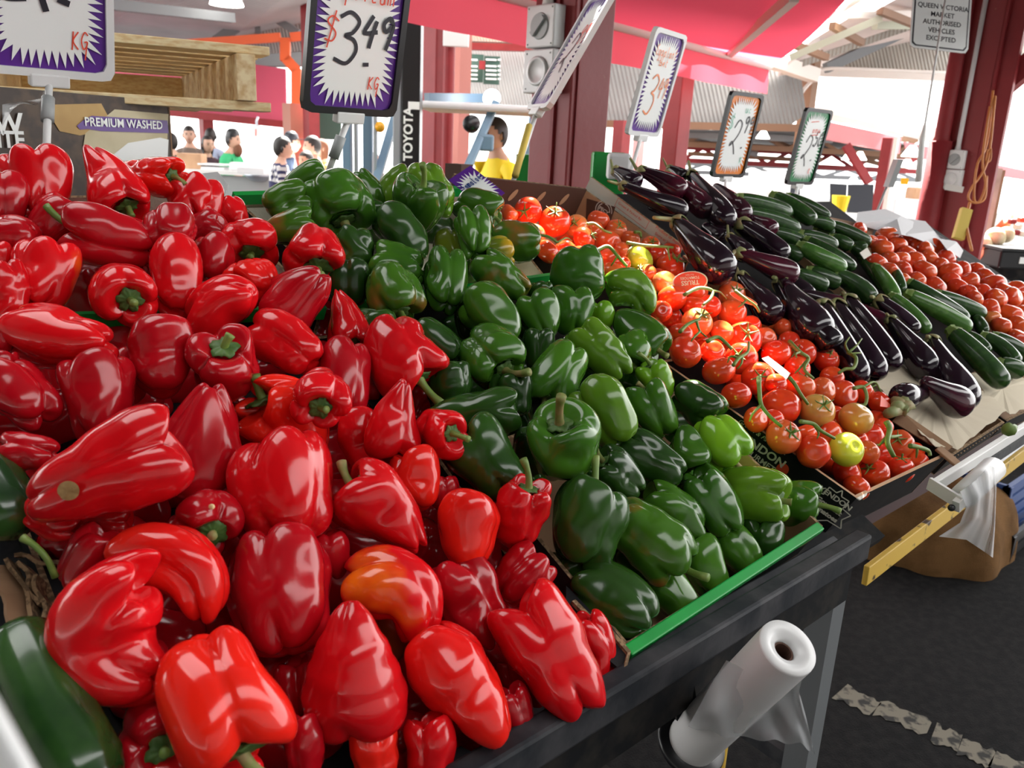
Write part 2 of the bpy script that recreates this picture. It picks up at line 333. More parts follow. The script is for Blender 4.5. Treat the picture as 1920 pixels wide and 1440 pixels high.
def stem_mesh(rng, r, ln, tp, curl):
    a = rng.uniform(0, 6.28); dx = np.array([math.cos(a), math.sin(a), 0]); m = 9
    P = [tp+np.array([0, 0, .1*r])+np.array([0, 0, ln*t])+dx*curl*ln*t*t for t in np.linspace(0, 1, m)]
    return tube(P, [r*(1.7, 1.2, 1.02, .95, .9, .9, .95, 1.12, 1.18)[i] for i in range(m)], 10)
def rot_to(d, roll):
    d = nrm(d); x = nrm(np.cross(d, (.3, .5, .8))); y = np.cross(d, x); c, s = math.cos(roll), math.sin(roll)
    return np.stack([c*x+s*y, -s*x+c*y, d], 1)
def place(o, Rm, P):
    Mx = Matrix.Identity(4)
    for i in range(3):
        for j in range(3): Mx[i][j] = Rm[i][j]
        Mx[i][3] = P[i]
    o.matrix_world = Mx
def child(par, name, VF, m, label=None):
    o = bpy.data.objects.new(name, _mesh(name, VF[0], VF[1], m, smooth=True)); COL.objects.link(o); o.parent = par
    if label: o['label'] = label
    return o
REG = []       # every piece of produce: dict(noun, x, y, o, look, short)
def relax(items, it=40, lim=.07):
    """settle the pile: pieces that overlap in depth slide apart along their sight lines"""
    n = len(items)
    if not n: return
    base = np.array([i['d'] for i in items]); d = base.copy()
    ray = np.array([at(i['x'], i['y'], 1)-EYE for i in items]); pr = np.array([i['y']+400*i.get('pr', 0) for i in items])
    rp = np.array([.41*math.sqrt(i['w']*i['l'])/F for i in items])
    for _ in range(it):
        P = ray*d[:, None]; D = np.linalg.norm(P[:, None]-P[None], axis=-1); R = (rp*d)[:, None]+(rp*d)[None]
        ov = np.clip(R-D, 0, None); np.fill_diagonal(ov, 0)
        sgn = np.sign(pr[:, None]-pr[None]); d = d - .22*(ov*sgn).sum(1); d = np.clip(d, base-lim, base+lim)
    for i, v in zip(items, d): i['d'] = v
def smooth01(t): t = min(max(t, 0), 1); return t*t*(3-2*t)
def pile_depth(x, y, n0, n1, rise=.3):
    N = n0
    for _ in range(4):
        P = rim(x, y, N); w = (P-OB)@WV; N = n0+(n1-n0)*smooth01(w/rise)
    return px(P)[2]
def parse(tab):
    out = []
    for ln in tab.strip().split('\n'):
        a = ln.split('|'); f = a[0].split()
        out.append((f, a[1].strip() if len(a) > 1 else '', a[2].strip() if len(a) > 2 else ''))
    return out
SCAR = mat('dry_scar', (.42, .26, .10), .8, col2=(.30, .17, .06), nscale=90)
MARKS = {(200, 882): (128, 920, 16, SCAR, 'brown_scar'), (383, 978): (397, 950, 5, mat('pale_seed', (.75, .55, .28), .6), 'stray_seed')}
def build_peppers(tab, noun, mats, looks, n0, n1, group, seed):
    its = []
    for k, (f, short, look) in enumerate(parse(tab)):
        x, y, w, l, ang, tilt = map(float, f[:6]); m, shp, stem = int(f[6]), f[7], f[8]
        its.append(dict(x=x, y=y, w=w, l=l, ang=ang, tilt=tilt, m=m, shp=shp, stem=stem, pr=float(f[9]) if len(f) > 9 else 0, short=short, look=look, d=pile_depth(x, y, n0, n1)))
    for i in its: i['d'] -= i['pr']*.02
    relax(its)
    for k, i in enumerate(its):
        rng = random.Random(seed*1000+k); P = at(i['x'], i['y'], i['d']); rd = nrm(P-EYE); d = i['d']
        Wd = i['w']*d/F; t = i['tilt']; ct = math.sqrt(max(1-t*t, .02)); l = i['l']*d/F
        L = math.sqrt(max(l*l-(Wd*t)**2, (.55*Wd)**2))/ct if abs(t) < .75 else Wd*rng.uniform(.95, 1.2)
        L = min(max(L, .72*Wd), 2.0*Wd)
        A = math.radians(i['ang']); dv = ct*(math.cos(A)*RT+math.sin(A)*UP) - t*rd
        bd_ = BEND.get(int(i['x'])) if i['shp'] == 'c' else None
        V, Fc, tp, bend = pepper_mesh(rng, Wd, L, i['shp'], True, bd_[2] if bd_ else None)
        nm = noun.replace(' ', '_'); o = bpy.data.objects.new(nm, _mesh(nm, V, Fc, mats[i['m']], smooth=True)); COL.objects.link(o)
        Rm = rot_to(dv, rng.uniform(0, 6.28))
        if bd_:
            xd = RT*bd_[0]+UP*bd_[1]; xd = nrm(xd-dv*(xd@dv)/(dv@dv)); dn = nrm(dv); Rm = np.stack([xd, np.cross(dn, xd), dn], 1)
        place(o, Rm, P)
        if i['stem'] != '0':
            cx = {'s': .185, 'l': .165, 'h': .215}[i['stem']]
            cal = child(o, 'calyx', calyx_mesh(rng, cx*Wd, tp+np.array([0, 0, .035*Wd])), CALYX, 'green calyx')
            ln = {'s': .17, 'l': .46, 'h': .30}[i['stem']]*Wd
            child(o, 'stem', stem_mesh(rng, .058*Wd, ln+.05*L, tp, rng.uniform(.1, .55)), STEM if rng.random() < .6 else DRYSTEM, 'green stem')
        if (int(i['x']), int(i['y'])) in MARKS:
            mx_, my_, mr, mm, mn = MARKS[(int(i['x']), int(i['y']))]; Wv = np.array([o.matrix_world @ Vector(v) for v in V]); rr_ = nrm(at(mx_, my_, 1)-EYE); q = Wv-EYE; al = q@rr_
            off = np.linalg.norm(q-al[:, None]*rr_, axis=1); near = al[off < .012].min() if (off < .012).any() else al[off.argmin()]
            c0 = EYE+rr_*(near-.0005); R2 = mr*near/F; fan = [c0+RT*R2*1.15*math.cos(a)+UP*R2*math.sin(a) for a in np.linspace(0, 6.28, 25)[:-1]]
            fan = [p+rr_*((al[(k_ := np.linalg.norm(Wv-p, axis=1)+.6*np.clip(al-near-.02, 0, None)).argmin()]-near)*.7-.001) for p in fan]; inv = o.matrix_world.inverted(); fan = [np.array(inv @ Vector(p)) for p in fan+[c0-rr_*.0015]]
            child(o, mn, (np.array(fan), [(k, (k+1) % 24, 24) for k in range(24)]), mm, mn.replace('_', ' '))
        tag(o, '', 'pepper', group)
        if not i['look']:
            i['look'] = looks[i['m']] + ', ' + ('stem facing out' if t > .55 and i['stem'] != '0' else 'stem showing' if i['stem'] != '0' else {'d': 'two lobed', 'k': 'pointed', 't': 'tapering', 'c': 'bent', 'u': 'crumpled', 'b': 'blocky'}[i['shp']])
        REG.append(dict(noun=noun, x=i['x'], y=i['y'], o=o, look=i['look'], short=i['short'], w=i['w'], l=i['l']))
    return its
REDS = """
70 350 126 150 95 -.45 0 t 0|the big smooth pepper below the left sign pole|big pole-side
8 378 90 108 90 -.3 1 b 0
205 338 112 162 -60 .2 0 k s 1|the tall peaked pepper at the pile top|tall peaked
285 330 84 138 -8 .55 2 t l|the pepper with the hooked stem|hooked stem
368 378 98 95 100 -.5 0 u 0
203 447 112 158 165 .35 1 u l 1|the pepper whose stem points left|leftward stem
320 433 96 92 80 -.7 1 b 0
32 445 86 80 180 0 1 b 0
84 520 116 142 80 -.4 3 b 0|the smooth pepper with an orange flank|smooth orange-flanked
12 552 78 135 95 -.2 0 t 0
-4 482 50 60 90 0 0 b 0
232 549 122 116 -70 .93 0 b s 1|the pepper with the hexagon calyx facing out|hexagon calyx
330 525 112 150 92 -.5 0 d 0
415 573 112 148 215 -.3 0 d 0 1|the long two lobed pepper leaning right|long two lobed leaning
474 528 94 100 200 .8 2 b s
468 452 112 100 -80 .72 0 u s
588 476 118 110 -85 .72 0 b h 1|the pepper leaning on the green ones, calyx down|calyx down
562 556 116 134 225 -.2 1 t 0 1|the pink sheened wrinkled pepper|pink sheened
645 600 84 128 -75 .5 0 k h
530 643 106 156 150 -.3 0 b 0 1|the boxy pepper with two white glints|boxy glinting
418 690 138 138 92 .72 1 u s 1|the dark upright pepper with a thick standing stem|dark upright stemmed
302 668 130 156 92 -.3 1 d 0 1|the dark heart shaped two lobed pepper|dark heart shaped
117 632 122 212 172 -.15 3 u 0 1|the wide pepper with the orange patch|wide orange patched
184 748 132 168 92 -.3 1 t 0
40 742 122 146 140 -.2 1 u 0
50 848 76 112 175 0 1 u 0
200 882 186 288 22 -.25 0 t 0 1|the huge pepper with the brown scar|huge scarred
378 822 166 212 -95 -.1 1 k 0|the tall pointed triangular pepper|tall triangular
545 800 150 220 118 .25 2 c h|the scarlet pepper with upright stem|scarlet upright stemmed
602 742 110 118 -90 .92 0 b s 1|the pepper with the round dark calyx|round dark calyx
648 708 98 142 92 -.5 1 b 0
755 665 136 168 -62 .3 0 d l 1|the glossy pepper with the down-curled stem|glossy curled stem
744 785 112 150 -100 -.15 0 k 0 1|the ball shaped pepper with drooping tip|ball shaped
828 812 94 100 -15 .85 0 b l 1|the small pepper with a level stem|small level stemmed
685 840 88 152 115 -.1 0 d 0
782 897 96 122 105 -.2 2 d 0
533 922 200 216 100 -.42 0 b 0 1|the huge four lobed pepper in mid pile|huge four lobed
383 978 132 140 -60 .85 1 u h|the wrinkled pepper with a stray seed|wrinkled seedy
718 962 146 204 140 .05 0 k h 1|the tapering pepper stemmed at its upper left|upper left stemmed
876 990 132 152 90 -.2 2 d 0 1|the long lobed pepper by the raised stem|long lobed
972 965 112 142 75 .32 0 u l 1|the curled pepper with the raised stem|curled raised stem
326 1064 142 244 145 -.1 2 c 0 1|the thick bent scarlet pepper|thick bent
200 1190 200 288 100 -.1 0 c 0 1|the giant curled pepper by the cucumbers|giant curled
525 1112 194 228 95 -.5 1 b 0|the big dull oval pepper|big dull oval
738 1108 146 216 140 -.15 3 c 0 1|the bent pepper with the orange lobe|bent orange lobed
882 1128 128 186 122 -.1 1 u 0|the dark crumpled pepper|dark crumpled
978 1078 96 112 45 -.2 1 b 0
1035 1226 158 256 122 -.2 0 d 0 1|the long pepper over the rail|long overhanging
1112 1222 88 152 105 -.1 0 u 0
662 1246 208 254 -85 -.15 0 k 0 1|the big cone shaped pepper|big cone shaped
868 1286 156 246 128 -.2 2 d 0 2|the three ridged pepper at the front|three ridged
418 1302 216 262 -72 .36 2 u h 2|the boxy scarlet pepper with its stem pointing down|boxy downward stemmed
285 1378 142 136 -60 .9 1 b h|the shaded pepper with a black calyx|shaded black calyx
380 1462 130 236 178 0 0 b 0 1
572 1410 84 158 92 0 1 t 0
706 1420 92 168 100 0 2 t 0
810 1424 96 176 92 0 0 t 0
968 1342 78 112 110 0 1 t 0
104 968 86 108 150 0 0 u 0
192 975 84 116 170 -.1 0 b 0
165 1052 92 132 60 -.1 1 b 0 -1
240 706 82 110 90 0 1 b 0 -1
445 806 80 130 95 0 1 b 0 -1
398 488 82 92 80 -.4 1 b 0 -1
262 455 70 92 90 0 1 b 0 -1
392 436 84 70 30 0 1 b 0 -1
437 402 56 62 120 0 0 b 0 -1
106 424 98 114 60 0 1 b 0 -1
308 480 78 90 90 -.2 1 b 0 -1
832 922 60 70 100 0 1 b 0 -1
622 1040 76 90 95 0 1 b 0 -1
748 1186 90 100 95 0 4 b 0 -1
985 1290 78 140 115 0 1 t 0
562 1300 90 130 95 0 1 b 0 -1
262 1262 110 120 90 0 1 b 0 -2
6 690 60 66 90 0 1 b 0
2 632 58 66 90 0 1 b 0
720 640 50 70 90 0 1 b 0 -1
"""
GREENS = """
632 376 128 122 -68 .25 0 b l 1|the big green pepper topping the pile|pile-topping
536 378 74 86 20 -.3 3 b 0|the brown cheeked pepper by the sawdust liner|brown cheeked
542 428 68 100 12 -.2 3 t 0
572 336 58 84 30 0 0 b 0
690 360 58 86 125 0 0 b 0
745 357 72 92 45 0 2 b 0
806 364 98 98 120 -.3 2 b 0|the broad pepper under the purple Tomatoes card|broad card-side
782 390 96 112 72 .5 0 u l 1|the crumpled pepper with a hooked stem|hooked stem
700 402 52 56 90 0 1 b 0
756 440 84 124 128 -.1 1 d 0 1|the long two lobed pepper in the upper pile|long two lobed
896 390 74 92 -20 .2 0 b s
888 440 78 98 100 -.5 0 u 0 1|the lumpy two knobbed pepper above the yellow turning one|lumpy two knobbed
970 452 82 92 178 -.1 3 b 0|the square pepper nearest the tomato box back|square brown edged
850 466 72 74 110 -.2 4 b 0
922 480 66 88 20 0 4 b 0|the yellow turning pepper|yellow turning
836 530 98 118 92 -.6 0 u 0 1|the knobbly pepper with three bottom lobes|knobbly
738 552 112 118 -68 .5 3 b l 1|the pepper with the rusty patch|rusty patched
742 502 92 112 170 .1 0 b l
662 470 78 84 90 -.2 1 b 0
652 530 80 92 90 0 1 b 0 -1
940 518 78 116 145 -.1 3 d 0 1
922 597 104 132 130 -.2 0 d 0
818 645 82 102 140 -.1 1 b 0
1014 598 88 96 110 -.4 0 t 0
1072 584 82 94 92 -.3 0 d 0
1084 516 104 106 100 -.3 0 b 0 1|the pepper rimmed by sun beside the tomatoes|sun rimmed
1184 548 82 112 150 -.2 2 c 0 1|the curved sunlit pepper against the tomatoes|curved sunlit
1198 628 88 114 -40 .5 0 b h
1126 660 92 136 132 -.1 2 b 0 1|the smooth pale green tilted pepper|smooth pale
1188 656 72 78 -90 .7 0 b s
918 664 116 118 -45 .62 0 b l 1|the round pepper with a fat stem pointing right|round fat stemmed
1048 704 100 140 -120 .32 0 d h 1|the ribbed pepper with a tucked stem|ribbed
1134 772 108 138 122 -.2 2 b 0 1|the olive green barrel shaped pepper|olive barrel shaped
1224 768 82 118 115 .1 0 d s
1232 712 66 78 110 .2 5 u l
1310 755 82 98 -35 .3 1 b h|the dark pepper with one bright sun patch|sun patched
1055 834 142 142 98 .62 0 b l 2|the big pepper with its stem standing up|big upright stemmed
912 866 122 162 125 -.3 1 d 0 1|the big dull dark pepper by the reds|big dull
886 776 106 176 5 -.1 1 t 0
842 728 90 104 90 0 1 b 0 -1
1224 858 90 134 150 -.1 1 b 0
1290 842 78 88 -70 .45 0 u s
1352 828 98 108 -60 .3 5 b h 1|the bright sunlit pepper before the black tomato box wall|bright sunlit
1158 892 88 104 140 .2 1 b l
1096 980 136 168 78 -.2 1 b l 1|the big dark pepper with a rusty streak|big dark
1218 1010 120 172 -42 .2 3 b l 1|the pepper with the orange stripe|orange striped
1268 958 84 138 145 -.05 0 d 0
1336 942 96 142 122 -.1 0 b 0
1412 928 108 128 -8 .5 2 b s 1|the scarred pepper with a side stem|scarred pale topped
1494 948 94 94 0 .4 0 b l|the last pepper before the black tomato box|last
1146 1126 124 170 150 -.3 1 b 0 1|the shaded pepper in the near box corner|shaded corner
1262 1116 84 110 130 -.3 0 b 0
1324 1066 84 118 115 -.3 0 d 0
1386 1034 76 98 130 -.3 0 b 0
1430 1012 80 88 90 -.1 1 d 0
1066 1066 82 70 100 0 1 b 0 -1
1002 918 58 58 90 0 1 b 0
1190 1050 90 96 130 0 1 b 0 -1
1128 592 52 56 90 0 5 b 0 -1
1015 548 48 40 90 0 1 b 0
880 590 56 96 90 0 1 b 0 -1
1094 762 74 82 90 0 1 b 0 -1
1010 660 60 90 90 0 1 b 0 -1
700 620 90 90 90 0 1 b 0 -1
960 740 80 90 90 0 1 b 0 -1
1342 985 96 60 120 0 0 b 0 -1
1000 850 80 100 90 0 1 b 0 -1
"""
RL = ['red', 'dark red', 'scarlet', 'orange-blushed red', 'olive red']; GL = ['green', 'dark green', 'pale green', 'brown-blushed green', 'yellowing green', 'bright green']
A_ = build_peppers(REDS, 'red bell pepper', RED, RL, -.01, .055, 'red bell peppers in the front boxes', 1)
B_ = build_peppers(GREENS, 'green bell pepper', GRN, GL, -.035, .05, 'green bell peppers in the green edged boxes', 2)
def fillers(its, poly_, noun, m, group, label, seed, step=64, nlow=-.065, cat_='pepper'):
    """the under layer that shows through gaps of the top layer"""
    rng = random.Random(seed); kk = 0
    xs = [p[0] for p in poly_]; ys = [p[1] for p in poly_]; cov = its
    def inside(x, y):
        c = False; j = len(poly_)-1
        for i in range(len(poly_)):
            (xi, yi), (xj, yj) = poly_[i], poly_[j]
            if (yi > y) != (yj > y) and x < (xj-xi)*(y-yi)/(yj-yi)+xi: c = not c
            j = i
        return c
    def free(x, y):
        for i in cov:
            A = math.radians(i['ang']); ca, sa = math.cos(A), -math.sin(A); dx, dy = x-i['x'], y-i['y']
            a = (dx*ca+dy*sa)/(i['l']*.46); b = (-dx*sa+dy*ca)/(i['w']*.46)
            if a*a+b*b < 1: return False
        return True
    done = []; y = min(ys)
    while y < max(ys):
        x = min(xs)
        while x < max(xs):
            if inside(x, y) and free(x, y) and all((x-a)**2+(y-b)**2 > (step*1.25)**2 for a, b in done):
                done.append((x, y)); P = rim(x, y, nlow); d = px(P)[2]; Wd = rng.uniform(.075, .09); L = Wd*rng.uniform(1, 1.3)
                r2 = random.Random(seed*77+kk)
                if cat_ == 'pepper': V, Fc, tp, b = pepper_mesh(r2, Wd, L, 'b', False)
                else: V, Fc = tomato_mesh(r2, rng.uniform(.026, .030))
                nm = noun.replace(' ', '_')
                o = bpy.data.objects.new(nm, _mesh(nm, V, Fc, m, smooth=True)); COL.objects.link(o)
                place(o, rot_to([r2.gauss(0, 1), r2.gauss(0, 1), r2.gauss(0, .5)], r2.uniform(0, 6)), P); tag(o, label, cat_, group); kk += 1
            x += 14
        y += 14
    return kk
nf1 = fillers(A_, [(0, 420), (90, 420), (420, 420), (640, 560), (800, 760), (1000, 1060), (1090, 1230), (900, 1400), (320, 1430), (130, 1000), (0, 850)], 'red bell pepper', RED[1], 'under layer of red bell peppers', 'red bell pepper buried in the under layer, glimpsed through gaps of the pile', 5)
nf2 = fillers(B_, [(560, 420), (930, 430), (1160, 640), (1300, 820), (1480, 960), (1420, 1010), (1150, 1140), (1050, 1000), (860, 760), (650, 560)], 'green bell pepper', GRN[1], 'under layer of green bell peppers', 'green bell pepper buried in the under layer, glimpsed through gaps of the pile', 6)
print('fillers', nf1, nf2)
# ------------------------------------------------------------------ tomatoes
def tomato_mesh(rng, r, flat=.88, lob=5, la=.03):
    nu, nv = 32, 20; V = []; Fc = []; ph = rng.uniform(0, 6.28)
    for j in range(nv+1):
        t = math.pi*j/nv
        for i in range(nu):
            a = 2*math.pi*i/nu; e = 1+la*math.cos(lob*a+ph)*math.sin(t)*(.6+.4*math.cos(t)); z = math.cos(t)*flat
            z -= .16*math.exp(-(t/.38)**2)+.0*t; z += .05*math.exp(-((math.pi-t)/.3)**2)
            V.append((r*e*math.sin(t), 0, r*z) if False else (r*e*math.sin(t)*math.cos(a), r*e*math.sin(t)*math.sin(a), r*z))
    for j in range(nv):
        for i in range(nu): Fc.append((j*nu+i, (j+1)*nu+i, (j+1)*nu+(i+1) % nu, j*nu+(i+1) % nu))
    return np.array(V), Fc
def star_mesh(rng, r, z):
    L = []
    for k in range(5):
        a = 2*math.pi*k/5+rng.uniform(-.2, .2); c, s = math.cos(a), math.sin(a); up_ = rng.uniform(.1, .6)
        P = [np.array([c*r*t, s*r*t, z+r*(.12+up_*t*t*.8)]) for t in np.linspace(0, 1, 6)]; L.append(tube(P, [.11*r, .12*r, .10*r, .07*r, .045*r, .02*r], 6))
    L.append(tube([(0, 0, z), (0, 0, z+.3*r), (.1*r, 0, z+.75*r)], [.16*r, .10*r, .12*r], 8)); return cat(*L)
TFRONT = """
1285 660 61 r|the round red tomato above the small white box crest|round
1347 695 61 r
1380 741 55 r
1422 710 62 r s|the pinkish tomato beside the paper card|pinkish
1465 762 70 r|the large oval tomato behind the forked vine|large oval
1417 787 48 r
1469 819 65 o s|the orange-red tomato at the forked vine tip|vine tipped
1532 771 65 l s|the olive yellow tomato|olive yellow
1605 785 63 l|the smooth half ripe brown-orange tomato|half ripe
1525 847 62 r
1587 843 64 y|the bright yellow-green tomato|bright yellow-green
1550 815 57 r s
1510 812 42 r
1582 741 56 r
1501 726 55 o s
1543 732 50 o
1495 692 48 r
1550 676 46 r s
1560 707 44 r
1504 662 52 r s
1455 662 54 r
1395 636 66 r s|the large sun bleached tomato|large sun bleached
1390 672 60 r s
1336 660 46 r
1307 605 58 p s|the pale sunlit tomato in mid box|pale sunlit
1276 630 50 r
1372 588 54 o|the plain orange-red tomato below the red tag|plain
1437 597 53 p|the pale peach tomato next to the eggplants|pale peach
1372 553 52 o s
1430 570 44 o
1260 560 55 r|the half sunlit tomato by the curved pepper|half sunlit
1247 531 48 p
1300 574 46 r
1307 545 50 r
1240 584 40 r
1408 610 38 r
1435 634 42 o
1353 622 46 o
1576 660 38 o
1468 614 34 o
1618 735 46 r s|the tomato with the red paper corner|red papered
1651 756 46 r
1642 790 42 r
1631 819 50 r|the red tomato behind the yellow-green one's right|plain red
1685 832 54 o s|the tomato with the thick green stalk|thick stalked
1652 850 44 r
1627 848 44 o s
1638 889 58 r s|the tomato in the front row beside the corner notch|front row
1685 879 56 r s
1719 866 42 r
1741 862 36 r s
1588 884 58 r
1606 914 50 r|the tomato in the nearest box corner|nearest corner
1656 801 36 r
1714 845 36 r
1566 782 42 r
1455 720 40 r
1330 575 44 r
1480 640 40 r
1606 826 44 r
1448 790 46 r
"""
TBACK = """
990 396 52 r s|the shiny tomato before the dark box flap|shiny
1040 416 60 r s|the big sunlit pink tomato|big sunlit pink
955 400 36 o
1027 472 48 r
1060 472 42 r
1095 448 46 r s|the white glared pink tomato|white glared
1080 424 44 p s
1122 414 42 o|the orange tomato under the recycling mark|under the mark
1112 434 40 o
1155 432 42 o s
1140 458 52 o|the orange tomato above the sun rimmed pepper|plump
1182 450 38 o
1200 487 52 y|the yellow sunlit tomato|yellow sunlit
1234 480 40 r
1257 502 56 r s|the bright tomato at the box's right corner|bright
1220 460 36 o s
1258 470 36 r
1168 472 38 o
1142 485 42 o
1210 516 44 o s
1148 512 46 o
1236 520 34 r
1164 496 36 r
1085 480 40 r
1000 440 44 o
"""
FIELD = """
1663 441 40|the field tomato at the left pile edge|left edge
1704 450 40|the smooth field tomato topping the pile|topmost
1650 455 28
1634 453 26
1655 467 40
1682 462 36
1724 464 36
1752 464 34
1612 430 28
1782 474 32
1644 493 40|the field tomato against the zucchini tips|zucchini side
1693 508 38
1712 504 36
1733 507 44|the oval field tomato in mid pile|oval
1741 486 38
1780 513 44|the big pale field tomato|big pale
1804 505 32
1773 487 38
1817 528 36
1850 524 44|the wide field tomato at the far box wall|wide
1753 538 42
1798 543 44
1783 528 36
1861 534 46
1843 553 42
1867 560 40
1897 558 40
1904 543 38
1857 580 40
1857 597 36|the amber field tomato by the box edge|amber
1893 590 46
1877 611 36
1907 613 42
1906 634 38
1918 590 36
1917 562 32
1827 560 32
1717 528 36
1687 487 36
1717 488 36
1668 487 34
1700 477 36
1735 470 34
1830 508 34
1762 500 34
1668 508 34
1880 547 36
1690 528 34
1815 550 34
"""
def build_tomatoes(tab, noun, n0, n1, group, seed, adj):
    its = []
    for f, short, look in parse(tab):
        x, y, w = map(float, f[:3]); m = f[3] if len(f) > 3 else 'g'
        its.append(dict(x=x, y=y, w=w, l=w, m=m, pr=1 if m in 'yl' and y > 700 else 0, s=len(f) > 4, short=short, look=look, d=pile_depth(x, y, n0, n1, .16), ang=0))
    for i in its: i['d'] -= i['pr']*.022
    relax(its, 40, .05)
    for k, i in enumerate(its):
        rng = random.Random(seed*1000+k); P = at(i['x'], i['y'], i['d']); r = i['w']*i['d']/F/2*1.03; rd = nrm(P-EYE)
        dv = nrm(NV*.8 + np.array([rng.gauss(0, .5), rng.gauss(0, .5), rng.gauss(0, .3)]) - rd*(.35 if i['s'] else -.1))
        field = i['m'] == 'g'
        V, Fc = tomato_mesh(rng, r, rng.uniform(.80, .95), rng.choice([5, 6, 7]), rng.uniform(.01, .035) if not field else rng.uniform(.03, .06))
        nm = noun.replace(' ', '_'); mt = TOM[i['m']]
        if i['short'].startswith('the amber'): mt = TOM['p']
        o = bpy.data.objects.new(nm, _mesh(nm, V, Fc, mt, smooth=True)); COL.objects.link(o); place(o, rot_to(dv, rng.uniform(0, 6)), P)
        if i['s']: child(o, 'calyx', star_mesh(rng, r*.62, r*.66), STEM, 'green star shaped calyx')
        tag(o, '', 'tomato', group)
        if not i['look']: i['look'] = {'r': 'red', 'o': 'orange-red', 'p': 'pale orange', 'y': 'yellow', 'l': 'olive', 'g': 'red'}[i['m']] + (', calyx showing' if i['s'] else '')
        REG.append(dict(noun=noun, x=i['x'], y=i['y'], o=o, look=i['look'], short=i['short'], w=i['w'], l=i['w']))
    return its
C_ = build_tomatoes(TFRONT, 'truss tomato', -.055, .03, 'truss tomatoes in the front black box', 3, '')
D_ = build_tomatoes(TBACK, 'truss tomato', -.02, .015, 'truss tomatoes in the back box', 4, '')
E_ = build_tomatoes(FIELD, 'field tomato', .03, .045, 'field tomatoes in the far box', 7, '')
fillers(C_, [(1245, 600), (1330, 570), (1440, 600), (1560, 690), (1650, 760), (1730, 850), (1620, 900), (1480, 830), (1340, 710)], 'truss tomato', TOM['r'], 'under layer of truss tomatoes', 'red truss tomato in the under layer of the front box, glimpsed through gaps', 8, 38, -.05, 'tomato')
fillers(D_, [(950, 410), (1060, 400), (1170, 430), (1270, 485), (1200, 520), (1040, 470)], 'truss tomato', TOM['r'], 'under layer of back truss tomatoes', 'red truss tomato in the under layer of the back box, glimpsed through gaps', 9, 38, -.05, 'tomato')
fillers(E_, [(1630, 450), (1720, 450), (1800, 490), (1900, 560), (1900, 610), (1800, 560), (1650, 480)], 'field tomato', TOM['g'], 'under layer of field tomatoes', 'field tomato in the under layer, glimpsed through gaps of the pile', 10, 36, .0, 'tomato')
# vines of the trusses
def vine(pts, n0, r, label, twigs=()):
    L = []
    P = []
    for x, y, lift in pts: P.append(rim(x, y, n0+lift))
    L.append(tube(curve(P, 5*len(P)), np.linspace(r*1.15, r*.8, 5*len(P)), 8))
    for tw in twigs: Q = [rim(x, y, n0+l) for x, y, l in tw]; L.append(tube(curve(Q, 8), np.linspace(r*.8, r*.35, 8), 6))
    return top('tomato_vine', label, 'vine', cat(*L), STEM, 'vines of the truss tomatoes', smooth=True)
vine([(1423, 707, .07), (1424, 735, .065), (1428, 760, .055), (1445, 782, .05), (1466, 800, .05)], .03, .0036, 'forked green vine rising from the orange-red tomato near the white lettering', [[(1428, 758, .056), (1412, 775, .045), (1405, 790, .03)], [(1423, 707, .07), (1420, 716, .068), (1423, 726, .066)]])
vine([(1480, 640, .045), (1500, 660, .055), (1516, 672, .05), (1508, 692, .045), (1525, 710, .04)], .03, .0036, 'crooked vine over red tomatoes in mid box, right of the paper card', [[(1516, 672, .05), (1500, 690, .04), (1490, 700, .03)], [(1500, 660, .055), (1492, 664, .06), (1494, 670, .06)]])
vine([(1480, 708, .05), (1490, 720, .05), (1502, 740, .045), (1515, 758, .035)], .03, .0034, 'dark vine stub leading to the olive yellow tomato')
vine([(1500, 790, .045), (1525, 795, .045), (1540, 808, .045), (1565, 822, .04)], .03, .0034, 'vine arching from olive yellow tomato to yellow-green tomato', [[(1525, 795, .045), (1535, 812, .035), (1532, 822, .03)]])
vine([(1590, 660, .045), (1605, 672, .05), (1600, 690, .045), (1585, 692, .04), (1572, 700, .03)], .03, .0038, 'spidery vine with long sepals against the eggplant tips', [[(1590, 660, .045), (1585, 645, .06), (1593, 632, .07)], [(1592, 660, .045), (1606, 648, .055), (1616, 635, .06)], [(1596, 664, .05), (1606, 662, .055), (1614, 662, .055)]])
vine([(1600, 728, .045), (1618, 726, .05), (1625, 742, .045), (1622, 758, .035), (1610, 760, .03)], .03, .0036, 'looped vine at the red papered tomato', [[(1618, 726, .05), (1640, 716, .055), (1652, 735, .045)]])
vine([(1662, 790, .06), (1668, 805, .055), (1664, 830, .05), (1676, 856, .035)], .03, .0050, 'thick cut vine stalk standing by the front right tomatoes', [[(1667, 815, .05), (1655, 828, .04), (1648, 836, .03)], [(1666, 820, .05), (1680, 818, .05), (1690, 816, .045)]])
vine([(1706, 836, .05), (1720, 838, .05), (1740, 845, .045), (1744, 855, .04)], .03, .0042, 'vine lying in the box corner below the eggplant paper', [[(1720, 838, .05), (1719, 850, .04), (1718, 858, .03)]])
vine([(1283, 553, .05), (1310, 540, .06), (1335, 545, .055), (1332, 560, .05), (1318, 572, .04)], .03, .0034, 'vine curling below the oval TRUSS TOMATOES tag', [[(1335, 545, .055), (1350, 548, .05), (1362, 560, .03)]])
vine([(1378, 545, .06), (1400, 562, .06), (1415, 572, .055), (1424, 585, .045)], .03, .0034, 'vine along the folded red tag over orange-red tomatoes', [[(1400, 562, .06), (1390, 572, .05), (1384, 576, .045)]])
vine([(1275, 622, .05), (1290, 608, .055), (1312, 598, .06)], .03, .0034, 'vine crossing the pale sunlit tomato', [[(1306, 602, .06), (1312, 620, .05), (1325, 632, .05)], [(1312, 622, .05), (1300, 634, .045), (1296, 640, .04)]])
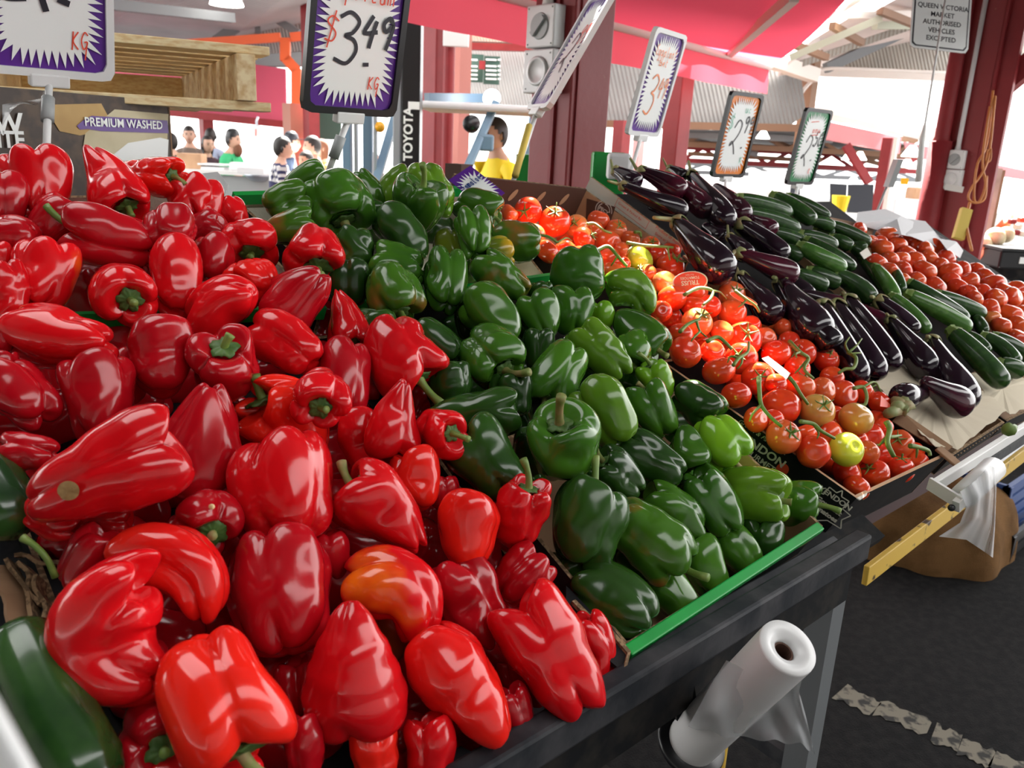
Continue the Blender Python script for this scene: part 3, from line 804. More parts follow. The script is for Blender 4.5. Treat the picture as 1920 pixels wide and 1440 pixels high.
vine([(1326, 640, .05), (1345, 632, .055), (1360, 642, .055), (1372, 655, .05)], .03, .0036, 'sun bleached vine loop beside the large sun bleached tomato')
vine([(1375, 685, .05), (1385, 672, .055), (1402, 660, .055), (1404, 642, .05)], .03, .0032, 'tangled vine over the shaded pink tomato in mid box', [[(1385, 672, .055), (1370, 668, .05), (1364, 680, .04)], [(1392, 668, .055), (1390, 682, .05), (1382, 692, .04)]])
vine([(1175, 455, .045), (1205, 460, .05), (1235, 462, .05), (1262, 464, .05)], .015, .0034, 'long straight vine along the right side of the back tomato box', [[(1252, 463, .05), (1254, 478, .045), (1256, 488, .04)], [(1190, 458, .045), (1180, 468, .04), (1176, 476, .03)]])
vine([(1118, 470, .05), (1140, 462, .06), (1158, 480, .055), (1176, 500, .045)], .015, .0036, 'vine in front of the plump orange tomato', [[(1158, 480, .055), (1150, 492, .04), (1146, 498, .03)]])
vine([(1010, 440, .03), (1030, 445, .035), (1045, 455, .035)], .015, .0032, 'red-brown vine below the big sunlit pink tomato', [[(1045, 455, .035), (1062, 446, .035), (1072, 452, .03)]])
vine([(1100, 420, .04), (1115, 420, .045), (1132, 432, .045), (1146, 437, .04)], .015, .0032, 'vine between the orange tomatoes under the recycling mark')
vine([(1190, 435, .03), (1200, 436, .03), (1202, 445, .025)], .015, .0034, 'short hooked vine at the back box wall')
# ------------------------------------------------------------------ long vegetables
def long_mesh(P, rad, n=22, facet=0, fa=.03):
    """closed skin of revolution along the centre line P (stem end first)"""
    P = np.asarray(P, float); m = len(P); T = np.gradient(P, axis=0); V = []; Fc = []; ref = np.array([.1, .3, 1.])
    for i in range(m):
        t = nrm(T[i]); s = nrm(np.cross(t, ref)); u = np.cross(s, t)
        for k in range(n):
            a = 2*math.pi*k/n; r = rad[i]*(1+fa*math.cos(facet*a) if facet else 1); V.append(P[i]+r*(math.cos(a)*s+math.sin(a)*u))
    for i in range(m-1):
        for k in range(n):
            a, b = i*n+k, i*n+(k+1) % n; Fc.append((a, a+n, b+n, b))
    Fc.append(tuple(range(n))); Fc.append(tuple(reversed(range((m-1)*n, m*n))))
    return np.array(V), Fc
EGGP = [(.0, .22), (.03, .34), (.10, .44), (.25, .56), (.42, .70), (.58, .87), (.72, .98), (.80, 1.0), (.88, .95), (.94, .80), (.975, .58), (.993, .30), (1, .08)]
EGGL = [(.0, .40), (.03, .60), (.10, .72), (.25, .82), (.42, .90), (.58, .97), (.72, 1.0), (.80, 1.0), (.88, .95), (.94, .80), (.975, .58), (.993, .30), (1, .08)]
ZUCP = [(0, .55), (.015, .66), (.05, .74), (.15, .84), (.35, .95), (.6, 1.0), (.8, .98), (.9, .88), (.955, .68), (.985, .42), (1, .12)]
def interp(tab, s):
    a = np.array(tab); return np.interp(s, a[:, 0], a[:, 1])
def long_veg(kind, sx, sy, ex, ey, w, m, n0, n1, label, bow=0.0, stem=None, prof=None, cap=True, seed=1, grp=None, lift=0):
    rng = random.Random(seed); A = rim(sx, sy, n0); B = rim(ex, ey, n1); ax = nrm(B-A); L = np.linalg.norm(B-A)
    side = nrm(np.cross(ax, NV)); r = w*px((A+B)/2)[2]/F/2
    s = np.concatenate([np.linspace(0, .1, 5)[:-1], np.linspace(.1, .85, 12)[:-1], .85+.15*np.sin(np.linspace(0, math.pi/2, 9))])
    P = [A+ax*L*t+side*bow*L*math.sin(math.pi*t)+NV*.004*math.sin(3*t) for t in s]
    egg = kind == 'eggplant'
    rad = r*interp(prof or (EGGP if egg else ZUCP), s)
    VF = long_mesh(P, rad, 24, 0 if egg else 8, .022)
    cat_ = kind
    o = bpy.data.objects.new(kind, _mesh(kind, VF[0]-P[8], VF[1], m, smooth=True)); COL.objects.link(o); o.location = tuple(P[8]); ORG[o.name] = P[8]
    tag(o, label, cat_, grp)
    if cap:
        t0 = nrm(P[1]-P[0]); s0 = nrm(np.cross(t0, NV)); u0 = np.cross(s0, t0); rr = rad[2]
        if egg:
            V = []; Fc = []; nn = 30; a0 = rng.uniform(0, 6)
            ring = [(-.30, .42), (-.12, .80), (.10, 1.12), (.45, 1.24), (.95, 1.22)]
            for j, (q, f) in enumerate(ring):
                for k in range(nn):
                    a = 2*math.pi*k/nn; lobe = math.cos(5*a+a0); ql = q + (.55*lobe*max(0, q))*rr/rr
                    V.append(P[0]+t0*rr*(ql+.15)*1.1+(s0*math.cos(a)+u0*math.sin(a))*rr*f*(1.04+.03*(j > 2)*lobe))
            for j in range(len(ring)-1):
                for k in range(nn): Fc.append((j*nn+k, j*nn+(k+1) % nn, (j+1)*nn+(k+1) % nn, (j+1)*nn+k))
            part(o, 'calyx', (V, Fc), EGGCAP, smooth=True, label='dull green calyx', solid=.0015)
        if stem:
            Q = rim(stem[0], stem[1], n0+.015+(stem[2] if len(stem) > 2 else 0))
        else: Q = P[0]-t0*(r*.55 if not egg else r*1.0)
        S = curve([P[0]+t0*.3*rr, P[0]-t0*.25*rr, (P[0]+Q)/2-t0*.1*rr, Q], 9)
        k = .34 if egg else .62
        part(o, 'stem', tube(S, np.linspace(rr*k*1.5, rr*k*.8, 9) if egg else rr*np.array([1.05, 1.0, .9, .82, .74, .7, .68, .70, .74]), 6 if not egg else 10), EGGCAP if egg else STEM, smooth=egg, label='green stem')
    REG.append(dict(noun=kind, x=(sx+ex)/2, y=(sy+ey)/2, o=o, look='', short='', w=w, l=math.hypot(ex-sx, ey-sy)))
    return o
EG = 'eggplants heaped behind the tomato boxes'
# sx sy ex ey w mat n0 n1 bow stemx stemy | label
EGGS = """
1150 318 1196 352 44 0 .05 .05 .02 1145 299|black eggplant at the pile's back left corner, cap upward
1196 318 1284 366 46 1 .06 .06 -.03 1181 296|wine sheened eggplant lying across the pile top, tall pale cap
1162 346 1288 400 42 0 .07 .075 .08 1140 339|long eggplant resting along the white box wall, stem leftward
1246 326 1332 402 46 1 .05 .055 0 1230 318|reddish eggplant second behind the box wall one, bulb facing front
1296 326 1368 424 52 0 .06 .06 .03 1291 302|pear shaped eggplant standing neck up at the top of the pile
1340 348 1398 412 46 1 .05 .05 0 0 0|reddish eggplant touching the topmost dark zucchini
1252 314 1284 338 30 0 .04 .04 0 1242 296|small eggplant peeking out behind the pile, thick green stem up
1268 414 1366 520 72 0 .075 .08 .05 1226 408|largest eggplant, lying over the end of white box wall
1318 424 1358 456 46 0 .02 .02 0 0 0|shadowed eggplant bulb under the pear shaped one
1216 388 1276 408 30 0 .03 .03 0 0 0|dark eggplant wedged under the long one along the box wall
1384 418 1476 486 44 0 .06 .06 .02 1375 403|slim eggplant with bright green tall cap in mid pile
1366 442 1404 486 38 0 .05 .045 0 1364 422|short eggplant with curled stem left of the slim bright capped one
1398 408 1450 442 46 1 .045 .05 0 0 0|maroon eggplant bulb beside the middle zucchini
1380 472 1494 520 50 1 .075 .08 .05 1373 478|shiny maroon eggplant lying crosswise in mid pile
1386 516 1456 604 58 0 .045 .04 .02 1374 488|eggplant with grey cap next to the oval tomato tag
1462 526 1544 640 76 0 .06 .06 .05 1450 520|fat eggplant with shrivelled beige cap above the tomatoes
1502 594 1566 656 54 0 .07 .06 -.02 1497 578|squat eggplant with large ochre cap touching the tomatoes
1540 572 1618 716 50 0 .045 .04 .03 1534 566|first of the slim eggplants in a row, nearest the squat one
1566 572 1652 708 50 0 .04 .04 .03 1560 574|second slim eggplant of the row, between two others
1588 562 1680 692 48 0 .05 .045 .02 1580 548|third slim eggplant of the row, brown cap uppermost
1500 548 1596 588 44 1 .025 .03 0 0 0|wine red eggplant back under the slim row
1592 568 1676 628 46 1 .02 .02 0 0 0|plum coloured eggplant behind the third slim one
1642 560 1720 626 36 0 .045 .04 0 1633 556|thin eggplant under the flower ended zucchini, tan cap
1668 598 1748 706 56 0 .05 .04 .02 1662 588|eggplant left of the bent one, wide green-brown cap
1746 636 1818 764 66 0 .065 .045 .05 1738 630|bent shouldered eggplant reaching down to the paper, cap uppermost
1728 712 1806 762 64 1 .075 .05 .08 0 0|front eggplant bulb with a maroon neck on the paper
1736 738 1682 748 52 0 .045 .055 0 0 0|short eggplant pointing left at the front paper
1400 540 1440 590 50 0 .01 .01 0 0 0|dark eggplant filling the gap by the grey capped one
1440 500 1520 570 50 0 .01 .01 0 0 0|dark eggplant under the crosswise maroon one
"""
for k, ln in enumerate(EGGS.strip().split('\n')):
    f, lab = ln.split('|'); f = [float(v) for v in f.split()]
    long_veg('eggplant', *f[:5], EGG[int(f[5])], f[6], f[7], lab, f[8], (f[9], f[10]) if f[9] else None, EGGL if k in (17, 18, 19, 10, 22) else None, f[9] > 0, 100+k, EG)
# the loose green cap of the short front eggplant
ZUCS = """
1385 372 1484 402 32 0 .075 .07 0|dark zucchini topmost on the pile, behind the eggplants
1452 368 1528 418 32 0 .075 .075 0|zucchini sloping right beside the topmost one
1478 368 1556 410 24 0 .06 .06 0|thin zucchini along the back rim of pile
1402 398 1498 432 34 0 .055 .05 0|zucchini directly below the topmost one
1520 412 1562 428 26 0 .05 .05 0|short zucchini end, right of the sloping one
1556 420 1632 458 26 0 .05 .05 0|dark zucchini at the pile's right edge beside the field tomatoes
1448 434 1512 462 30 0 .035 .03 0|zucchini wedged against the maroon eggplant bulb
1500 440 1568 464 30 0 .045 .045 0|zucchini in the second row with pale tip
1532 426 1562 441 24 0 .03 .03 0|brown scarred zucchini under the short end
1560 446 1596 466 26 0 .035 .035 0|stubby zucchini right of the pale tipped one
1582 436 1622 470 24 0 .035 .035 0|zucchini lying under the right edge one
1468 466 1504 486 28 0 .04 .04 0|stub of zucchini with a cut stem in mid pile
1502 462 1584 506 34 1 .065 .06 .10|bright curved zucchini in mid pile
1514 450 1604 506 26 0 .055 .055 0|long dark zucchini behind the bright curved one
1494 512 1550 542 32 0 .035 .03 0|dull zucchini above the crosswise eggplant tip
1518 508 1574 536 32 0 .03 .03 0|dull zucchini partly under its neighbour at mid pile
1566 514 1640 566 36 0 .045 .04 -.10|curved dark zucchini arching beside the wine eggplants
1642 502 1682 566 28 1 .065 .05 0|upright pale zucchini with square cut stem
1672 500 1692 548 22 0 .05 .045 0|small upright zucchini against the field tomatoes
1704 552 1820 618 34 1 .065 .055 .03|long bright zucchini across the right pile
1704 530 1816 602 30 0 .055 .05 .05|dark zucchini just behind the long bright one
1756 552 1846 592 32 0 .045 .045 .04|dark zucchini pointing right below the field tomato box
1788 624 1886 726 44 0 .055 .04 .02|big front zucchini with yellow-green ribbed stem end
1674 556 1742 624 28 1 .06 .045 0|zucchini with a withered flower end
1846 630 1908 684 30 0 .045 .04 -.10|small hooked zucchini at the right frame side
1866 630 1932 672 28 0 .045 .04 0|straight zucchini at the frame's right edge
1874 682 1916 700 36 0 .03 .03 0|zucchini seen end on at the front right
1822 590 1846 626 24 0 .035 .03 0|zucchini tip under the box of field tomatoes
1814 628 1852 664 28 0 .03 .03 0|zucchini in shade behind the big front one
1612 478 1660 542 26 0 .025 .025 0|thin dark zucchini left of the upright pale one
1694 520 1724 562 26 0 .03 .03 0|dark zucchini behind the flower ended one
1600 466 1640 500 24 0 .03 .03 0|zucchini tip at field tomato side, low in pile
1580 560 1660 610 30 0 .0 .0 0|zucchini hidden mostly under the arching one
1888 650 1940 700 30 0 .02 .02 0|zucchini cut by the right frame edge
"""
for k, ln in enumerate(ZUCS.strip().split('\n')):
    f, lab = ln.split('|'); f = [float(v) for v in f.split()]
    long_veg('zucchini', *f[:5], ZUC[int(f[5])], f[6], f[7], lab, f[8], None, None, True, 300+k, 'zucchini heaped beside the eggplants')
long_veg('cucumber', 30, 1175, 190, 1500, 150, ZUC[2], .035, .03, 'dark green cucumber lying along the lower left box edge', .03, None, [(0, .30), (.03, .62), (.08, .82), (.2, .97), (.5, 1), (.85, .95), (.95, .75), (1, .2)], False, 7)
long_veg('cucumber', 38, 1000, -60, 850, 118, ZUC[2], .03, .035, 'dark cucumber with a thin hanging stem at the left edge', 0, (100, 1078, -.035), [(0, .25), (.03, .55), (.1, .82), (.25, 1), (.6, 1), (.9, .8), (1, .2)], False, 8)
cu = [o for o in bpy.data.objects if o.name.startswith('cucumber')][-1]
part(cu, 'stem', tube(curve([rim(42, 1008, .05), rim(66, 1024, .05), rim(88, 1048, .045), rim(104, 1082, .03)], 10), [.0042, .0034, .003, .003, .003, .003, .003, .003, .0032, .0036], 8), STEM, smooth=True, label='thin green stem')
# green loose cap at the front
top('vegetable_trimming', 'green leafy eggplant trimming lying at the front by the tomato box', 'trimming', cat(*[tube(curve([rim(1690, 765, .05), rim(1690+math.cos(a)*14, 758+math.sin(a)*9, .06), rim(1690+math.cos(a)*26, 762+math.sin(a)*18, .04)], 7), [.014, .015, .013, .011, .008, .005, .002], 7) for a in (0.2, 1.3, 2.6, 3.9, 5.2)], tube([rim(1690, 765, .05), rim(1674, 772, .055), rim(1664, 776, .055)], [.014, .011, .010], 8)), EGGCAP, smooth=True)

# ------------------------------------------------------------------ boxes
def rimbox(name, label, corners, h, outer, inner, edge, th=.006, skip=(), group=None, base=True, cut=None):
    """open carton from four rim corners (front left, front right, back right, back left)"""
    C4 = [np.asarray(c, float) for c in corners]; D = [np.asarray(d) for d in ([-NV*h]*4 if np.isscalar(h) else [-NV*v for v in h])]
    cen = sum(C4)/4; t = thing(name, label, 'box', cen-NV*(h if np.isscalar(h) else max(h)), group)
    nm = ['front_wall', 'right_wall', 'back_wall', 'left_wall']
    for k in range(4):
        if k in skip: continue
        a, b = C4[k], C4[(k+1) % 4]; da, db = D[k], D[(k+1) % 4]; inn = nrm(np.cross(NV, b-a)); inn = inn if (cen-a)@inn > 0 else -inn; i = inn*th
        V = [a, b, b+db, a+da, a+i, b+i, b+db+i, a+da+i]; Fc = [(0, 1, 2, 3), (5, 4, 7, 6), (0, 4, 5, 1), (3, 2, 6, 7), (0, 3, 7, 4), (1, 5, 6, 2)]
        part(t, nm[k], (V, Fc), [outer, inner, edge], midx=[0, 1, 2, 0, 2, 2])
    if base:
        part(t, 'base', quad(*[c+d for c, d in zip(C4, D)]), inner, solid=.004)
    return t
K = MAT
GB = rimbox('cardboard_box', 'black and green carton holding the front green peppers', [rim(1176, 1214, .0), rim(1543, 986, .0), uwn(1.215, .36, .0), uwn(.70, .36, 0)], .075, K['cardblack'], K['cardbrown'], K['cardedge'])
lipa, lipb = rim(1182, 1224, .003), rim(1543, 988, .003)
part(GB, 'green_lip', bx((lipa+lipb)/2+WV*.004-NV*.006, (lipb-lipa), WV*.016, NV*.013), K['greenlip'], label='bright green printed lip', bevel=.002)
fr = rim(1176, 1214, 0); fe = rim(1543, 986, 0); fu = nrm(fe-fr); fo = nrm(-WV*1.0); fv = NV
part(GB, 'lettering', cat(text('GLASSHOUSE TOMATOES', .011, fr+fu*.13+fo*.0012-NV*.052, fu, fv, .01), text('Fresh Produce', .009, fr+fu*.38+fo*.0012-NV*.046, fu, fv, .01)), K['whitepaper']) if False else None
part(GB, 'printed_swirls', strokes([[(x, -.022+.004*math.sin(x*60)) for x in np.linspace(.0, .10, 14)], [(.10+.012*math.cos(a)*(1-a/9), -.026+.010*math.sin(a)*(1-a/9)) for a in np.linspace(0, 7, 16)], [(x, -.024+.004*math.sin(x*55)) for x in np.linspace(.16, .27, 14)], [(x, -.024+.004*math.sin(x*50)) for x in np.linspace(.38, .5, 14)]], .0022, fr+fo*.0014, fu, fv, fo), K['yellowtape'], label='yellow printed swirls')
part(GB, 'printed_emblem', cat(poly([(.235+.040*math.cos(a)+.0*a, -.034+.011*math.sin(a)) for a in np.linspace(0, 6.28, 28)[:-1]], fr+fo*.0012, fu, fv)), K['redink'], label='red oval emblem')
part(GB, 'printed_lines', cat(*[strokes([[(a, b), (a+.004, b+.003), (a+.008, b-.001), (a+.012, b+.003), (a+.016, b)]], .0014, fr+fo*.0013, fu, fv, fo) for a, b in [(.03+.018*i, -.052) for i in range(5)]+[(.29+.018*i, -.040) for i in range(5)]]), K['whitepaper'], label='white printed script')
GR = rimbox('cardboard_box', 'green edged carton holding the back green peppers', [uwn(.70, .70, -.005), rim(1024, 520, -.01), uwn(1.21, 1.02, 0), rim(437, 372, 0)], .075, K['cardblack'], K['liner'], K['cardedge'])
a_, b_ = rim(437, 372, .004), uwn(1.21, 1.02, .004); part(GR, 'green_lip', bx((a_+b_)/2, b_-a_, WV*.012, NV*.02), K['greenlip'], label='bright green printed lip')
a_, b_ = uwn(.71, .695, -.004), rim(1026, 520, -.008); part(GR, 'front_lip', bx((a_+b_)/2-WV*.004, b_-a_, WV*.008, NV*.022), K['greenlip'], label='bright green printed lip')
a_, b_ = uwn(.685, .74, .0), uwn(.635, .99, .002)
part(GR, 'paper_liner', quad(rim(505, 440, -.02), rim(455, 430, -.02), rim(442, 380, -.015), rim(560, 385, -.02)), K['liner'], solid=.002, label='sawdust grey paper liner')
RB = rimbox('cardboard_box', 'black green-edged carton holding the back red peppers', [rim(-60, 615, -.02), uwn(.66, .70, -.02), uwn(.63, 1.03, -.01), uwn(.20, 1.03, -.01)], .07, K['cardblack'], K['liner'], K['cardedge'])
a_, b_ = rim(-60, 606, -.015), uwn(.66, .695, -.015); part(RB, 'green_lip', bx((a_+b_)/2, b_-a_, WV*.006, NV*.024), K['greenlip'], label='bright green printed lip')
RF = rimbox('cardboard_box', 'torn black carton under the front red peppers', [uwn(.17, .02, -.05), uwn(.685, .0, -.045), uwn(.69, .66, -.03), uwn(.17, .66, -.05)], .03, K['cardblack'], K['cardblack'], K['cardedge'])
for k, (pts, nn) in enumerate([([(1142, 1172), (1160, 1196), (1176, 1222), (1166, 1262), (1120, 1222), (1106, 1176)], .0), ([(1060, 1100), (1088, 1128), (1120, 1162), (1140, 1190), (1105, 1180), (1060, 1135)], -.005)]):
    part(RF, 'torn_flap', (np.array([rim(x, y, nn) for x, y in pts]), [tuple(range(len(pts)))]), [K['cardblack'], K['cardedge']], solid=.005)
q = [rim(870, 1436, -.035), rim(1168, 1262, -.035), rim(1178, 1282, -.045), rim(930, 1460, -.045)]
part(RF, 'front_flap', quad(*q), K['cardblack'], solid=.004)
part(RF, 'torn_edge', cat(*[bx((rim(x0, y0, -.028)+rim(x1, y1, -.028))/2, rim(x1, y1, -.028)-rim(x0, y0, -.028), WV*.006, NV*.003) for (x0, y0, x1, y1) in [(900, 1440, 950, 1408), (958, 1404, 985, 1388), (990, 1384, 1020, 1366), (1030, 1358, 1062, 1340), (1118, 1305, 1140, 1290), (1005, 1372, 1022, 1366)]]), K['cardedge'])
part(RF, 'right_edge', cat(*[bx((rim(x0, y0, .004)+rim(x1, y1, .004))/2, rim(x1, y1, .004)-rim(x0, y0, .004), XV*.006, NV*.006) for (x0, y0, x1, y1) in [(1074, 1128, 1142, 1196), (1124, 1162, 1178, 1225), (1178, 1225, 1168, 1265)]]), K['cardedge'])
LB = thing('torn_cardboard', 'torn brown corrugated cardboard between cucumbers and red peppers', 'cardboard', rim(60, 1100, -.04))
for k, (p, q, w_) in enumerate([((2, 1050), (60, 1165), .03), ((26, 1042), (92, 1192), .010), ((50, 1048), (80, 1130), .012), ((32, 1030), (120, 1050), .014), ((185, 1345), (240, 1450), .008), ((130, 1262), (205, 1400), .006), ((75, 1075), (100, 1180), .01)]):
    A, B = rim(*p, -.012), rim(*q, -.016); dd = nrm(B-A); sd = nrm(np.cross(dd, NV))
    ed = [A+(B-A)*t+sd*.003*math.sin(9*t+k) for t in np.linspace(0, 1, 9)]
    V = [e+sd*w_/2 for e in ed]+[e-sd*w_/2-NV*.02 for e in ed]
    part(LB, 'cardboard_strip', (np.array(V), [(i, i+1, i+10, i+9) for i in range(8)]), [K['cardbrown'] if k == 0 else K['cardedge']], solid=.004)
# tomato boxes
TF = rimbox('cardboard_box', 'black printed carton of truss tomatoes in the front row', [rim(1606, 934, .0), rim(1778, 852, .005), rim(1500, 640, .0), rim(1238, 676, .0)], [.115, .115, .07, .07], K['cardblack'], K['cardblack'], K['cardorange'])
c0, c1 = rim(1606, 934, .0), rim(1238, 676, .0); lu = nrm(c0-c1); ln_ = nrm(np.cross(NV, lu)); ln_ = ln_ if ln_@(EYE-c0) > 0 else -ln_; lv = NV
Llen = np.linalg.norm(c0-c1)
def onwall(x, y, off=.0012): return hitp(x, y, ln_, ln_@c0+off)
def wtext(s, size, x, y, b=.01, sh=0): return text(s, size, onwall(x, y), lu, lv, b, 'CENTER', sh)
part(TF, 'lettering', cat(wtext('Grown & Packed By:', .012, 1427, 822, .0, .3), wtext('YENDON', .023, 1424, 848, .03), wtext('GOURMET', .016, 1416, 862, .02), wtext('TOMATOES', .016, 1410, 879, .02), wtext('COLOURS RD.', .008, 1412, 892, .01), wtext('DIN VIC 33', .008, 1417, 902, .01)), K['cardwhite'], label='white printed lettering')
def crest(x, y, s):
    o = onwall(x, y); out = []
    out.append(text('YENDON', .34*s, o+lv*s*.40, lu, lv, .03)); out.append(text('Gourmet', .30*s, o-lv*.05*s, lu, lv, .05)); out.append(text('Tomatoes', .30*s, o-lv*.42*s, lu, lv, .05))
    tri = [(-.85, .30), (-.45, .34), (-.45, .78), (-.12, .76), (0, 1.0), (.12, .76), (.45, .78), (.45, .34), (.85, .30), (.7, -.1), (.9, -.45), (.3, -.5), (0, -.8), (-.3, -.5), (-.9, -.45), (-.7, -.1), (-.85, .30)]
    out.append(strokes([[tri[i], tri[i+1]] for i in range(len(tri)-1)], .05, o, lu*s, lv*s, ln_)); return cat(*out)
part(TF, 'crest', crest(1553, 950, .044), K['cardwhite'], label='white printed crest'); part(TF, 'small_crest', crest(1242, 700, .020), K['cardwhite'], label='small white printed crest')
part(TF, 'printed_tomato', poly([(.011*math.cos(a), .013*math.sin(a)) for a in np.linspace(0, 6.28, 24)[:-1]], onwall(1467, 880), lu, lv), K['redink'], label='printed red tomato')
part(TF, 'corner_tab', bx(rim(1778, 856, .012), XV*.03, WV*.05, NV*.006), K['cardbrown'], label='brown folded corner tab', bevel=.002)
part(TF, 'brown_flap', quad(rim(1690, 772, .02), rim(1786, 838, .012), rim(1770, 850, .0), rim(1672, 790, .0)), K['cardbrown'], solid=.004)
wf = [rim(1606, 934, .001), rim(1626, 924, .001), rim(1624, 930, .001), rim(1612, 938, .001)]; part(TF, 'folded_corner', quad(*wf), K['cardwhite'], solid=.002, label='white folded corner')
a_, b_ = rim(1610, 940, -.055), rim(1770, 868, -.06); part(TF, 'torn_edge', cat(*[bx(a_+(b_-a_)*t-WV*.004, nrm(b_-a_)*.03, WV*.004, NV*.005) for t in (-.08, .1, .3, .42)]), K['cardedge'])
TB = rimbox('cardboard_box', 'tan and dark brown carton of truss tomatoes in the back row', [rim(1010, 476, .0), rim(1292, 492, .0), rim(1094, 352, .015), rim(850, 325, .01)], [.05, .05, .09, .09], K['cardblack'], K['cardorange'], K['cardedge'])
bk0, bk1 = rim(850, 325, .014), rim(1094, 352, .019); bu = nrm(bk1-bk0); bn = nrm(np.cross(bu, NV)); bn = bn if bn@(EYE-bk0) > 0 else -bn
part(TB, 'back_flap', bx((bk0+bk1)/2-NV*.045-WV*.01, bk1-bk0, WV*.004, NV*.095), K['carddark'], label='dark brown back flap')
def bpt(x, y): return hitp(x, y, bn, bn@((bk0+bk1)/2-NV*.045-WV*.0135))
part(TB, 'print_slots', cat(*[poly([(.007*math.cos(a)+.006*math.sin(a), .016*math.sin(a)) for a in np.linspace(0, 6.28, 20)[:-1]], bpt(x, y), bu, NV) for x, y in [(962, 366), (1014, 370), (1058, 374)]]), K['cardorange'], label='tan oval slots')
rw0, rw1 = rim(1292, 492, .0), rim(1094, 352, .015); ru = nrm(rw0-rw1); rn = nrm(np.cross(ru, NV)); rn = rn if rn@(EYE-rw0) > 0 else -rn
def rpt(x, y): return hitp(x, y, rn, rn@rw0+.0075)
part(TB, 'dark_panel', quad(rpt(1100, 372), rpt(1154, 388), rpt(1142, 424), rpt(1098, 412)), K['carddark'])
part(TB, 'recycling_mark', (lambda o: cat(text('PECY', .012, o, ru, NV, .03), *[strokes([[(.016*math.cos(a), .016*math.sin(a)+.004) for a in np.linspace(a0, a0+1.6, 8)], [(.022*math.cos(a), .022*math.sin(a)+.004) for a in np.linspace(a0, a0+1.6, 8)]], .0022, o, ru, NV, rn) for a0 in (.2, 2.3, 4.4)]))(rpt(1131, 397)+rn*.001), K['cardwhite'], label='white recycling mark')
part(TB, 'corner_flap', bx(rim(1298, 486, .012), XV*.04, WV*.03, NV*.004), K['cardorange'])
# white carton wall beside the eggplants
EW = rimbox('cardboard_box', 'white carton wall between back tomatoes and eggplants', [rim(1282, 462, .03), uwn(2.3, .70, .01), uwn(2.3, 1.08, .01), rim(1108, 332, .035)], .09, K['cardwhite'], K['cardwhite'], K['cardedge'], skip=(0, 1, 2), base=False)
ew0, ew1 = rim(1282, 462, .03), rim(1108, 332, .035); eu = nrm(ew0-ew1); en = nrm(np.cross(eu, NV)); en = en if en@(EYE-ew0) > 0 else -en
def ept(x, y): return hitp(x, y, en, en@ew0+.0015)
part(EW, 'lettering', cat(text('Produce of Australia', .011, ept(1256, 448), eu, NV, 0), text('Store at 2\u00b0C - 4\u00b0C', .010, ept(1250, 456), eu, NV, 0), text('Grown & Packed By:', .009, ept(1180, 398), eu, NV, 0)), K['redink'], label='small red print')
part(EW, 'print_frame', strokes([[(-.05, -.008), (.05, -.008)], [(.05, -.008), (.05, .014)], [(.05, .014), (-.05, .014)], [(-.05, .014), (-.05, -.008)]], .001, ept(1184, 402), eu, NV, en), K['redink'])
top('cardboard_flap', 'open tan carton flap behind the oval TRUSS TOMATOES tag', 'cardboard', cat(bx(rim(1314, 512, .04), XV*.05, WV*.004, NV*.03), bx(rim(1332, 524, .03), XV*.004, WV*.06, NV*.03)), K['cardbrown'])
# egg trays (black front cartons) and paper
ET = rimbox('cardboard_box', 'black carton under the eggplants and butcher paper', [rim(1784, 856, -.012), rim(1884, 792, -.012), uwn(2.06, .5, -.03), uwn(1.70, .5, -.03)], .055, K['cardblack'], K['cardbrown'], K['cardedge'])
part(ET, 'gap_darkener', quad(uwn(1.60, .30, -.03), uwn(2.12, .26, -.03), uwn(2.32, 1.04, -.02), uwn(1.62, 1.04, -.02)), K['cardblack'])  # black sheet added to keep the gaps between eggplants dark
part(ET, 'perforation', cat(*[bx(rim(1784, 860, -.02)+(rim(1884, 796, -.02)-rim(1784, 860, -.02))*t-WV*.001, XV*.006, WV*.002, NV*.002) for t in np.linspace(.05, .95, 18)]), K['cardedge'])
ZT = rimbox('cardboard_box', 'black carton under the zucchini at the right frame edge', [rim(1888, 790, -.012), uwn(2.75, .03, -.012), uwn(2.75, .5, -.03), uwn(2.09, .5, -.03)], .055, K['cardblack'], K['cardbrown'], K['cardedge'])
part(ZT, 'gap_darkener', quad(uwn(2.13, .20, -.035), uwn(2.75, .20, -.035), uwn(2.8, 1.0, -.03), uwn(2.33, 1.0, -.03)), K['cardblack'])  # added black sheet, darkens the gaps under the zucchini
def paper(name, label, base, col, seed):
    rng = random.Random(seed); fr_ = []
    n = len(base); V = []
    for i in range(n-1):
        (a, b), (c, d) = base[i], base[i+1]; m = max(1, int(math.hypot(c-a, d-b)/10))
        for j in range(m): V.append(rim(a+(c-a)*j/m+rng.uniform(-3, 3), b+(d-b)*j/m+rng.uniform(-3, 3), -.004+rng.uniform(-.004, .006)))
    V.append(rim(*base[-1], -.004)); return top(name, label, 'paper', (np.array(V), [tuple(range(len(V)))]), col, solid=.0015)
def pap(label, pts, n, seed):
    rng = random.Random(seed); V = []
    for i in range(len(pts)):
        (a, b), (c, d) = pts[i], pts[(i+1) % len(pts)]; m = max(1, int(math.hypot(c-a, d-b)/9))
        for j in range(m): V.append(rim(a+(c-a)*j/m+rng.uniform(-2.5, 2.5), b+(d-b)*j/m+rng.uniform(-2.5, 2.5), n+rng.uniform(-.002, .002)))
    V = np.array(V); c = V.mean(0); V = np.vstack([V, c]); m = len(V)-1
    return top('butcher_paper', label, 'paper', (V, [(i, (i+1) % m, m) for i in range(m)]), K['paper'], 'cream papers under the eggplants', solid=.0012)
pap('largest cream butcher paper sheet with a ragged front edge under the front eggplants', [(1640, 660), (1700, 690), (1760, 700), (1850, 735), (1888, 768), (1842, 806), (1796, 842), (1756, 838), (1690, 775), (1640, 720)], .010, 1)
